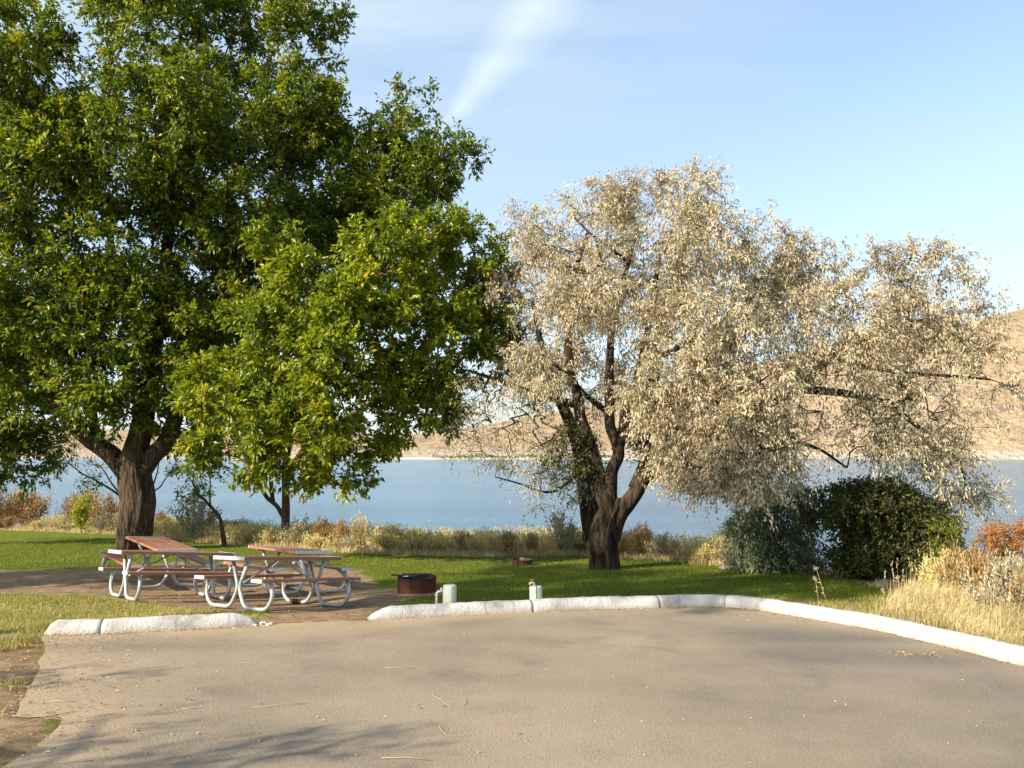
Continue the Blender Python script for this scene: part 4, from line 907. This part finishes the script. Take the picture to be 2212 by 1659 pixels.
tag(blades('dry_lawn_grass', x[dr_], y[dr_], hg[dr_], .006, M['grassdry'], .8, tone=tn[dr_]), kind='stuff')
# grass tufts along the far side of the kerb and at the left margin
def along(path, w, n_, px0, px1):
    p_ = offset(path, w); s = p_[rng.integers(0, len(p_), n_)]; t2 = s[:, 0] * F / s[:, 1] + 512
    return s[(t2 > px0) & (t2 < px1)]
s = along(KS2, .40, 1500, 395, 480); x, y = s[:, 0] + rng.normal(size=len(s)) * .16, s[:, 1] + np.abs(rng.normal(size=len(s))) * .18
x, y = tufts(0, 8, x, y, .04)
tag(blades('kerb_grass', x, y, .07 + .06 * rng.random(len(x)), .005, M['grass'], .8, tone=.5 + .5 * rng.random(len(x))), kind='stuff')
# left verge: rough grass and litter beside the asphalt
vx = rng.uniform(-9, -3.4, 9000); vy = rng.uniform(5.0, 11.2, 9000)
kk = (~pip(vx, vy, ASPH)) & (fbm(vx, vy, .8, 3, 44) > np.where(vy > 8.6, .46, .60)) & (pdist(vx, vy, ASPH) > .12); vx, vy = tufts(0, 7, vx[kk], vy[kk], .05)
tag(blades('verge_grass', vx, vy, .05 + .05 * rng.random(len(vx)), .005, M['grassdry'], .9), kind='stuff')

# tall dry grass clump on the right, and weeds along the kerb
P1 = [tuple(G(*q)[:2]) for q in [(905, 604), (925, 592), (960, 586), (1060, 590), (1100, 640), (1060, 668), (1000, 650), (940, 632), (880, 618)]]
k = 30000; bx = [min(q[0] for q in P1), max(q[0] for q in P1)]; by = [min(q[1] for q in P1), max(q[1] for q in P1)]
xs = rng.uniform(*bx, k); ys = rng.uniform(*by, k); kk = pip(xs, ys, P1) & (pdist(xs, ys, [tuple(q) for q in KS2], False) > .42) & ~pip(xs, ys, ASPH); xs, ys = xs[kk][:2600], ys[kk][:2600]
dk = pdist(xs, ys, [tuple(q) for q in KS2], False); hgt = .20 + .30 * np.clip((dk - .3) / 1.6, 0, 1) * (.6 + .5 * rng.random(len(xs)))
x, y = tufts(0, 22, xs, ys, .05); hh3 = np.repeat(hgt, 22) * (.6 + .6 * rng.random(len(x)))
tn = np.clip(np.repeat(fbm(xs, ys, .8, 3, 55), 22) * 1.1 - .15 + rng.random(len(x)) * .35, 0, 1)
tag(blades('tall_dry_grass', x, y, hh3, .0045, M['straw'], 1.6, tone=tn, curve=.55, dirbias=(.35, -.5, 0)), kind='stuff')
x, y = tufts(0, 9, xs, ys, .06); tag(blades('tall_green_grass', x, y, np.repeat(hgt, 9) * .7 * (.6 + .6 * rng.random(len(x))), .005, M['grassdry'], 1.4, curve=.4), kind='stuff')
# upright seed stalks
kk = rng.integers(0, len(xs), 170); sx_, sy_ = xs[kk] + rng.normal(size=170) * .05, ys[kk]; sh = hgt[kk] * 1.35 + .12
ok = dk[kk] > .6; sx_, sy_, sh = sx_[ok], sy_[ok], sh[ok]
zz = terr(sx_, sy_); ps = []; pl = rng.normal(size=(len(sx_), 2)) * .06
tp_ = np.stack([sx_ + pl[:, 0], sy_ + pl[:, 1], zz + sh], 1)
pp = np.repeat(tp_, 9, 0) - np.array([0, 0, 1.]) * np.tile(np.linspace(0, .13, 9), len(tp_))[:, None] + rng.normal(size=(len(tp_) * 9, 3)) * .004
v1, f1 = leaf_geo(pp, np.tile([0, 0, 1.], (len(pp), 1)) + rng.normal(size=(len(pp), 3)) * .3, rng.normal(size=(len(pp), 3)), np.full(len(pp), .035), np.full(len(pp), .012))
o = mesh_np('seed_heads', v1, f1, M['straw'], attr=np.repeat(.5 + .5 * rng.random(len(pp)), 2)); tag(o, kind='stuff')
A = np.stack([sx_, sy_, zz], 1); stk = []
v2 = np.stack([A + [.003, 0, 0], A - [.003, 0, 0], tp_], 1).reshape(-1, 3); b_ = np.arange(len(A)) * 3
tag(mesh_np('seed_stalks', v2, np.stack([b_, b_ + 1, b_ + 2], 1), M['straw'], attr=np.full(len(A), .6)), kind='stuff')
# weeds between px 720 and 905 behind the kerb
s = along(KS2, .42, 900, 745, 915); dens_ = rng.random(len(s)) < np.clip(((s[:, 0] * F / s[:, 1] + 512) - 735) / 130, .1, 1)
s = s[dens_]; x0, y0 = s[:, 0] + rng.normal(size=len(s)) * .10, s[:, 1] + np.abs(rng.normal(size=len(s))) * .16
x, y = tufts(0, 10, x0, y0, .03); tag(blades('kerb_weeds', x, y, (.06 + .16 * rng.random(len(x)) ** 2), .004, M['straw'], .9, tone=rng.random(len(x)) * .7, curve=.2), kind='stuff')
def tall_weed(px, py_top, w, label, Y=None, sgn=1):
    pth = offset(KS2, .5); t2 = pth[:, 0] * F / pth[:, 1] + 512; b = pth[np.argmin(np.abs(t2 - px))]
    b = np.array([b[0], b[1], float(terr(b[0], b[1]))]); tp = P(px + w, py_top, b[1]); mb = MB()
    mb.tube([b, b + (tp - b) * .5 + np.array([-.01 * sgn, 0, 0]), tp], [.004, .003, .0015], 5)
    root = empty('tall_weed', b, label, 'weed', 'tall thin weeds behind the kerb'); st = mb.build('stem', M['straw'], root)
    st.data.transform(Matrix.Translation(-Vector(b))); a = st.data.attributes.new('v', 'FLOAT', 'FACE'); a.data.foreach_set('value', np.full(len(st.data.polygons), .6, np.float32))
    k = 26; f = rng.random(k)[:, None]; pos = np.concatenate([(b + (tp - b) * f)[: k // 2], tp - np.array([0, 0, .05]) * f[k // 2:]]) - b
    v, fc = leaf_geo(pos, rng.normal(size=(k, 3)) + [0, 0, .8], rng.normal(size=(k, 3)), np.full(k, .05), np.full(k, .014)); mesh_np('leaves', v, fc, M['straw'], root, attr=rng.random(len(fc)) * .8)
tall_weed(824, 567, -8, 'tallest thin weed leaning left over the kerb in shade')
tall_weed(812, 577, 3, 'forked thin weed just left of the tallest leaning weed', sgn=-1)
tall_weed(880, 590, 3, 'thin upright weed midway along the dry verge')
tall_weed(902, 577, -4, 'thin weed beside the tall dry grass clump')
tall_weed(615, 596, 3, 'single green weed on the lawn near the tap post')

# brush on the far spit
k = 500; u = rng.uniform(-.55, .6, k); c = np.stack([c0[0] + u * 170, 870 + rng.uniform(-6, 20, k), -7 + rng.random(k) * 3.2 * (.5 + .5 * np.sin(u * 9 + 1) ** 2)], 1)
v, f, t_ = foliage(c, unit(rng.normal(size=(k, 3))), 10, 1.6, 1.3, .8); tag(mesh_np('shore_brush', v, f, M['yellowing'], attr=t_ * .55), kind='stuff')

# ------------------------------------------------------------------ kerbs
def kerb(path, splits, label, cap0, cap1, seed):
    t = np.gradient(path, axis=0); t /= np.hypot(t[:, 0], t[:, 1])[:, None]; nrm = np.stack([-t[:, 1], t[:, 0]], 1)
    seg = np.r_[0, np.cumsum(np.hypot(*np.diff(path, axis=0).T))]; Ltot = seg[-1]
    prof = [(0, -.03), (.0, .02), (.012, .07), (.03, .115), (.065, .150), (.11, .165), (.18, .165), (.225, .150), (.262, .115), (.28, .06), (.29, -.03)]
    c = [path[0][0], path[0][1], 0.0]; c[2] = -.0557 * c[1]
    root = empty('concrete_kerb', c, label, 'kerb', 'white rounded kerbs round the parking lot')
    cuts = [0] + [seg[int(np.argmin(np.abs(path[:, 0] * F / path[:, 1] + 512 - s)))] for s in splits] + [Ltot]
    for a, b in zip(cuts[:-1], cuts[1:]):
        a2 = a + (.003 if a > 0 else 0); b2 = b - (.003 if b < Ltot else 0); m_ = max(6, int((b2 - a2) / .05)); ss = np.linspace(a2, b2, m_)
        V_, F_, low = [], [], []
        for s in ss:
            x = np.interp(s, seg, path[:, 0]); y = np.interp(s, seg, path[:, 1]); nx_ = np.interp(s, seg, nrm[:, 0]); ny_ = np.interp(s, seg, nrm[:, 1])
            e = 1.0
            if cap0 and s < cap0: e = min(e, (s / cap0) ** .6 * .95 + .05)
            if cap1 and Ltot - s < cap1: e = min(e, ((Ltot - s) / cap1) ** .55 * .95 + .05)
            if a > 0 and s - a2 < .02: e = min(e, .97)
            wob = .010 * (float(vnoise(s, 3.1 + seed, .7)) - .5) * 2
            for j, (o, h) in enumerate(prof):
                k_ = (float(vnoise(s * 1.0, j * .7 + seed * 9, .11)) - .5) * .016
                oo = o if e == 1 else .145 + (o - .145) * (.55 + .45 * e)
                V_.append((x + nx_ * (oo + wob + k_), y + ny_ * (oo + wob + k_), -.0557 * y + (h * .93 * e if h > 0 else h) + k_ * .7 + wob * .6)); low.append(max(0, 1 - max(h, 0) / .05))
        q = len(prof)
        for i in range(m_ - 1):
            for j in range(q - 1): F_.append((i * q + j, (i + 1) * q + j, (i + 1) * q + j + 1, i * q + j + 1))
        me = bpy.data.meshes.new('kerb_segment'); V_ = np.array(V_) - np.array(c)
        me.from_pydata(V_.tolist(), [], F_ + [tuple(range(q))[::-1] and tuple(range(q)), tuple((m_ - 1) * q + j for j in range(q))[::-1]])
        me.polygons.foreach_set('use_smooth', np.ones(len(me.polygons), bool)); me.materials.append(M['kerb'])
        at = me.attributes.new('low', 'FLOAT', 'POINT'); at.data.foreach_set('value', np.array(low, np.float32)); me.update()
        o = bpy.data.objects.new('kerb_segment', me); COL.objects.link(o); o.parent = root
kerb(KS1, [111], 'short white kerb in front of the left picnic table, crumbling at its end', .10, .30, 1)
kerb(KS2, [535, 659, 722, 905], 'long white kerb curving round the parking lot before the lawn', .30, 0, 2)
# rubble at the crumbling kerb end
rb = MB(); e0 = KS1[-1]
for i in range(16):
    x_, y_ = e0[0] + random.uniform(-.10, .14), e0[1] + random.uniform(-.02, .22); s = random.uniform(.012, .035); z_ = -.0557 * y_ + .004
    vs_ = [(x_ + s * math.cos(g + random.random()) * random.uniform(.7, 1.2), y_ + s * math.sin(g) * random.uniform(.7, 1.2), z_ + (0 if j == 0 else s * random.uniform(.6, 1))) for j in (0, 1) for g in (0, 1.57, 3.14, 4.71)]
    rb.add(vs_, [(0, 1, 5, 4), (1, 2, 6, 5), (2, 3, 7, 6), (3, 0, 4, 7), (4, 5, 6, 7)])
tag(rb.build('kerb_rubble', M['rock']), kind='stuff')

# ------------------------------------------------------------------ picnic tables
def arc_path(pts, r, k=5):
    "polyline with rounded corners"
    o = [Vector(pts[0])]
    for a, b, c in zip(pts[:-2], pts[1:-1], pts[2:]):
        a, b, c = Vector(a), Vector(b), Vector(c); u, w = (a - b), (c - b); d = min(r, u.length * .48, w.length * .48)
        p0, p1 = b + u.normalized() * d, b + w.normalized() * d
        for i in range(k + 1): f = i / k; o.append(p0.lerp(b, f).lerp(b.lerp(p1, f), f))
    o.append(Vector(pts[-1])); return o
def make_table():
    root = empty('picnic_table', (0, 0, 0)); L, Wt, Ht, Hb = 1.83, .75, .755, .455
    w3 = Wt / 3
    for i in range(3):
        y0 = -Wt / 2 + i * w3; m_ = MB(); m_.box(-L / 2 + .012, L / 2 - .012, y0 + .0025, y0 + w3 - .0025, Ht - .045, Ht, .005); m_.build('tabletop_plank', M['plank'], root)
    for s in (-1, 1):
        m_ = MB(); a, b = sorted((s * (L / 2 - .018), s * L / 2)); m_.box(a, b, -Wt / 2 - .003, Wt / 2 + .003, Ht - .050, Ht + .003, .004); m_.build('end_cap', M['cap'], root)
        bc = s * .71
        m_ = MB(); m_.box(-L / 2 + .012, L / 2 - .012, bc - .122, bc + .122, Hb - .042, Hb, .005); m_.build('bench_plank', M['plank'], root)
        for e in (-1, 1):
            m_ = MB(); a, b = sorted((e * (L / 2 - .018), e * L / 2)); m_.box(a, b, bc - .125, bc + .125, Hb - .047, Hb + .003, .004); m_.build('end_cap', M['cap'], root)
    rp = .029
    for e in (-1, 1):
        u = e * .70
        for s in (-1, 1):
            m_ = MB(); m_.tube(arc_path([(u, s * .20, Ht - .05), (u, s * .035, .36), (u, s * .035, .27), (u, s * .17, rp), (u, s * .69, rp), (u, s * .83, .20), (u, s * .77, Hb - .045)], .12, 6), rp, 12)
            m_.build('pipe_leg', M['galv'], root)
            m_ = MB()                                   # gusset plate under the bench
            for dx in (-.003, .003): pass
            v = [(u - .004, s * .60, Hb - .045), (u - .004, s * .81, Hb - .045), (u - .004, s * .825, .21), (u - .004, s * .79, .21), (u - .004, s * .74, .30)]
            v += [(u + .004, q[1], q[2]) for q in v]; m_.add(v, [(0, 1, 2, 3, 4), (9, 8, 7, 6, 5)] + [(i, (i + 1) % 5, 5 + (i + 1) % 5, 5 + i) for i in range(5)]); m_.build('gusset_plate', M['galv'], root)
            m_ = MB(); m_.box(u - .022, u + .022, s * .71 - .12, s * .71 + .12, Hb - .062, Hb - .043); m_.build('bench_bracket', M['galv'], root)
        m_ = MB(); m_.box(u - .025, u + .025, -.31, .31, Ht - .075, Ht - .046); m_.build('crossbar', M['galv'], root)
        m_ = MB(); m_.tube([(u, 0, .33), (e * .06, 0, Ht - .065)], .014, 8); m_.build('brace', M['galv'], root)
    m_ = MB(); m_.box(-.09, .09, -.30, .30, Ht - .068, Ht - .046); m_.build('crossbar', M['galv'], root)
    return root
proto = make_table()
def copy_tree(o, parent=None):
    c = o.copy(); COL.objects.link(c); c.parent = parent
    for ch in list(o.children): copy_tree(ch, c)
    return c
tl = ['front red-brown picnic table nearest the kerb gap with white end caps', 'red-brown picnic table overlapping on the left, nearest the short kerb',
      'rear picnic table by the ash trunk, shiny grey-lit top seen from above', 'shaded rear picnic table under the slim-trunked tree']
for i, t in enumerate(TABLES):
    o = proto if i == 0 else copy_tree(proto); cu, cv, cw = table_axes(t)
    R_ = Matrix((cu, cv, cw)).transposed().to_4x4(); o.matrix_world = Matrix.Translation(t[:3]) @ R_
    tag(o, tl[i], 'picnic table', 'picnic tables under the trees')
m_ = MB(); m_.tube([(.70, .30, .029), (.70, .52, .029)], .040, 12); m_.build('black_tape', M['black'], proto)

# ------------------------------------------------------------------ fire rings
def fire_ring(px0, px1, pyb, pyt, label, hasgrate, rot=.2):
    px = (px0 + px1) / 2; b = GD(px, pyb); Y = b[1]; r = (px1 - px0) / 2.16 / 2 / F * Y; b = np.array([b[0], b[1] + r, 0]); b[2] = float(terr(b[0], b[1]))
    r = (px1 - px0) / 2.16 / 2 / F * b[1]; h = P(px / 2.16, pyt / 2.16, b[1] - r)[2] - b[2]
    root = empty('fire_ring', b, label, 'fire ring', 'rusty steel fire rings on the lawn'); n_ = 12; m_ = MB()
    ring = lambda rr_, z: [(rr_ * math.cos(rot + 2 * math.pi * k / n_), rr_ * math.sin(rot + 2 * math.pi * k / n_), z) for k in range(n_)]
    v = ring(r, -.06) + ring(r, h) + ring(r - .012, h) + ring(r - .012, -.06); f = []
    for a in range(3):
        for k in range(n_): f.append((a * n_ + k, a * n_ + (k + 1) % n_, (a + 1) * n_ + (k + 1) % n_, (a + 1) * n_ + k))
    m_.add(v, f); m_.build('ring_wall', M['rustring'], root)
    m_ = MB(); v = ring(r + .006, h + .002) + ring(r + .006, h - .035) + ring(r + .002, h - .035) + ring(r + .002, h + .002)
    m_.add(v, [(a * n_ + k, a * n_ + (k + 1) % n_, (a + 1) % 4 * n_ + (k + 1) % n_, (a + 1) % 4 * n_ + k) for a in range(4) for k in range(n_)]); m_.build('top_rim', M['soot'], root)
    m_ = MB(); v = ring(r - .014, .03); v = [(a, c, .03 + .03 * random.random()) for a, c, _ in v] + [(0, 0, .09)]; m_.add(v, [(k, (k + 1) % n_, n_) for k in range(n_)]); m_.build('ashes', M['ashes'], root)
    if hasgrate:
        g = MB(); w = r * .78; z = h + .022
        for k in range(9): yy = -w * .75 + k * w * 1.5 / 8; g.tube([(-w, yy, z), (w * .8, yy, z)], .006, 6)
        g.tube([(-w, -w * .78, z), (-w, w * .78, z)], .009, 6); g.tube([(w * .8, -w * .78, z), (w * .8, w * .78, z)], .009, 6); g.build('grate', M['soot'], root)
        g = MB(); g.tube([(-w, -.05, z), (-r - .10, -.06, z + .004), (-r - .11, .05, z + .004), (-w, .05, z)], .007, 6); g.build('handle', M['soot'], root)
        g = MB(); g.tube([(-.02, -r * .55, h + .03), (.06, -r * .40, h + .045), (.14, -r * .5, h + .03)], .012, 6); g.build('charred_stick', M['soot'], root)
        g = MB(); g.box(-r * .62, -r * .38, -r * .62, -r * .45, h + .028, h + .036, .002); g.build('foil_scrap', M['foil'], root)
    else:
        g = MB(); g.box(-.05, .05, -.02, .03, h - .02, h + .035, .006); g.build('foil_scrap', M['foil'], root)
fire_ring(854, 937, 1284, 1252, 'larger rusty fire ring with sooty grate beside the picnic tables', True, .26)
fire_ring(1105, 1150, 1222, 1211, 'small distant rusty fire ring near the bank in the lawn', False, .1)

# ------------------------------------------------------------------ utility posts
def post(px0, px1, Y, ytop, label):
    px = (px0 + px1) / 2 / 2.16; b = atY(px, Y); r = (px1 - px0) / 2.16 / 2 / F * Y; h = P(px, ytop / 2.16, Y)[2] - b[2]
    root = empty('water_post', b, label, 'post', 'pale stubby posts behind the kerb'); return root, r, h
root, r, h = post(959, 988, 12.15, 1263, 'pale stubby post with bent white pipe at its side')
m_ = MB(); m_.tube([(0, 0, -.1), (0, 0, h * .5), (0, 0, h - .02), (0, 0, h - .006), (0, 0, h)], [r * 1.02, r, r, r * .95, r * .84], 28); m_.build('post_body', M['post'], root)
m_ = MB(); m_.tube(arc_path([(-r - .085, -.02, -.1), (-r - .085, -.02, h * .76), (-r * .5, -.02, h * .80)], .05, 6), .019, 10); m_.build('pipe', M['pipe'], root)
m_ = MB(); m_.tube([(-r - .085, -.02, h * .60), (-r - .085, -.02, h * .66)], .025, 10); m_.tube([(-r - .02, -.02, h * .74), (-r - .02, -.02, h * .90)], .016, 8); m_.build('pipe_fitting', M['pipe'], root)
root, r, h = post(1143, 1170, 12.45, 1266, 'pale split post with small rusty tap on its top')
def half(x0, x1, nm):
    m2 = MB(); n_ = 14; v = []; 
    for z, s in ((-.1, 1), (h - .018, 1), (h - .005, .95), (h, .85)):
        for k in range(n_):
            g = 2 * math.pi * k / n_; v.append((min(max(math.cos(g) * r * s, x0), x1), math.sin(g) * r * s, z))
    f = [(a * n_ + k, a * n_ + (k + 1) % n_, (a + 1) * n_ + (k + 1) % n_, (a + 1) * n_ + k) for a in range(3) for k in range(n_)] + [tuple(3 * n_ + k for k in range(n_))]
    m2.add(v, f); m2.build(nm, M['post'], root)
half(-r, .004, 'post_half'); half(.018, r, 'post_half')
m_ = MB(); m_.box(-.02, .04, -r * .55, r * .6, -.1, h - .02); m_.build('gap_filler', M['soot'], root)
m_ = MB(); m_.tube(arc_path([(-r * .25, -.01, h - .01), (-r * .25, -.01, h + .055), (-r * .9, -.03, h + .05), (-r * .95, -.03, h + .025)], .03, 5), .016, 9); m_.build('tap_spout', M['pipe'], root)
m_ = MB(); m_.tube([(-r * .55, -.02, h + .06), (-r * .55, -.02, h + .095)], .007, 7); m_.tube([(-r * .9, -.02, h + .096), (-r * .15, -.02, h + .098)], .009, 7); m_.build('tap_handle', M['rusthandle'], root)

# rocks and stake on the bank
def rock(x, y, s, label, mat, name='rock', sq=.6):
    import bmesh
    b = GD(x, y); bm = bmesh.new(); bmesh.ops.create_icosphere(bm, subdivisions=3, radius=s)
    for v in bm.verts:
        k_ = 1 + .35 * (float(vnoise(v.co.x / s * 1.3 + 5 + x, v.co.y / s * 1.3 + v.co.z / s, .8)) - .5) + .15 * (random.random() - .5); v.co = Vector((v.co.x * k_ * 1.2, v.co.y * k_, v.co.z * k_ * sq))
    me = bpy.data.meshes.new(name); bm.to_mesh(me); bm.free(); me.materials.append(mat)
    o = bpy.data.objects.new(name, me); COL.objects.link(o); o.location = b + np.array([0, 0, s * .2]); tag(o, label, 'rock')
rock(1058, 1203, .11, 'white rounded rock in the grass at the foot of the brush', M['rock'])
rock(1567, 1229, .12, 'low grey rock left of the feathery bush', simple_mat('grey_rock', (.34, .33, .33), .9, 0, .4, 6, .5), sq=.35)
b = GD(1262, 1200); m_ = MB(); m_.tube([b - [0, 0, .1], b + [0, 0, .62]], .02, 6); s_ = m_.build('stake', M['twig']); tag(s_, 'thin dark wooden stake left of the paler silver trunk', 'stake')

# ------------------------------------------------------------------ litter
M['litter'] = leaf_mat('fallen_leaves', [(0, (.20, .11, .05)), (.5, (.42, .27, .12)), (.85, (.55, .42, .22)), (1, (.60, .25, .08))], .1, .7, (1, 1, 1))
def litter(name, x, y, L, Wd, flat=.25, dz=.006, tone=None):
    k = len(x); z = np.where(pip(x, y, ASPH), -.0557 * y + .004, terr(x, y)) + dz
    a = rng.random(k) * 6.283; d = np.stack([np.cos(a), np.sin(a), rng.normal(size=k) * flat * .4], 1); n_ = np.stack([rng.normal(size=k) * flat, rng.normal(size=k) * flat, np.ones(k)], 1)
    v, f = leaf_geo(np.stack([x, y, z], 1), d, n_, L, Wd, .3); return tag(mesh_np(name, v, f, M['litter'], attr=np.repeat(rng.random(k) if tone is None else tone, 2)), kind='stuff')
X_, Y_, = [], []
for (pth, n_, w) in ((KS1, 260, .10), (KS2, 700, .10)):
    s = pth[rng.integers(0, len(pth), n_)]; o = offset(pth, -.0)[rng.integers(0, len(pth), n_)]
    t2 = np.gradient(pth, axis=0); s = pth[rng.integers(0, len(pth), n_)]; X_.append(s[:, 0] + rng.normal(size=n_) * .05); Y_.append(s[:, 1] - np.abs(rng.normal(size=n_)) * w)
for (px, py, sx, sy, n_) in ((55, 645, .5, .35, 240), (20, 690, .6, .8, 420), (0, 650, .8, .8, 300), (760, 616, .5, .12, 60), (925, 656, .18, .08, 70), (10, 740, .5, .8, 200), (800, 622, .6, .1, 60)):
    c_ = flat_hit(px, py); X_.append(c_[0] + rng.normal(size=n_) * sx); Y_.append(c_[1] + rng.normal(size=n_) * sy)
n_ = 180; X_.append(rng.uniform(-6, 6, n_)); Y_.append(rng.uniform(5, 12, n_)); X_ = np.concatenate(X_); Y_ = np.concatenate(Y_)
litter('fallen_leaves', X_, Y_, .018 + .03 * rng.random(len(X_)), .008 + .014 * rng.random(len(X_)))
n_ = 900; xx = rng.uniform(-9, -1.5, n_); yy = rng.uniform(11.2, 17, n_); kk = (~pip(xx, yy, ASPH)); litter('ground_litter', xx[kk], yy[kk], .02 + .03 * rng.random(kk.sum()), .01 + .012 * rng.random(kk.sum()))
c_ = flat_hit(23, 649); litter('orange_leaf_clump', c_[0] + rng.normal(size=14) * .04, c_[1] + rng.normal(size=14) * .03, np.full(14, .05), np.full(14, .03), .8, .03, np.full(14, 1.0))
tw = MB()
for i in range(20):
    px, py = random.choice([(random.uniform(0, 90), random.uniform(640, 768)), (random.uniform(60, 500), random.uniform(640, 768)), (random.uniform(0, 60), random.uniform(650, 730))])
    c_ = flat_hit(px, py); z_ = max(-.0557 * c_[1] + .006, float(terr(c_[0], c_[1]))) + .004; a = random.gauss(0, .5); l_ = random.uniform(.05, .22)
    tw.tube([(c_[0] - math.cos(a) * l_, c_[1] - math.sin(a) * l_, z_), (c_[0], c_[1] + random.gauss(0, .015), z_ + .004), (c_[0] + math.cos(a) * l_, c_[1] + math.sin(a) * l_, z_)], .0025, 5)
tag(tw.build('twig_litter', simple_mat('dry_twigs', (.42, .33, .2), .9)), kind='stuff')
pb = MB()
for i in range(46):
    c_ = flat_hit(random.uniform(20, 1000), random.uniform(628, 766))
    if not pip(np.array(c_[0]), np.array(c_[1]), ASPH): continue
    s = random.uniform(.004, .012); z_ = -.0557 * c_[1] + .004
    pb.add([(c_[0] + s * math.cos(g) * random.uniform(.7, 1.3), c_[1] + s * math.sin(g), z_ + dz) for dz in (0, s * .9) for g in (.3, 1.8, 3.3, 4.9)], [(0, 1, 5, 4), (1, 2, 6, 5), (2, 3, 7, 6), (3, 0, 4, 7), (4, 5, 6, 7)])
tag(pb.build('pebbles', M['pebble']), kind='stuff')
bpy.context.view_layer.update()
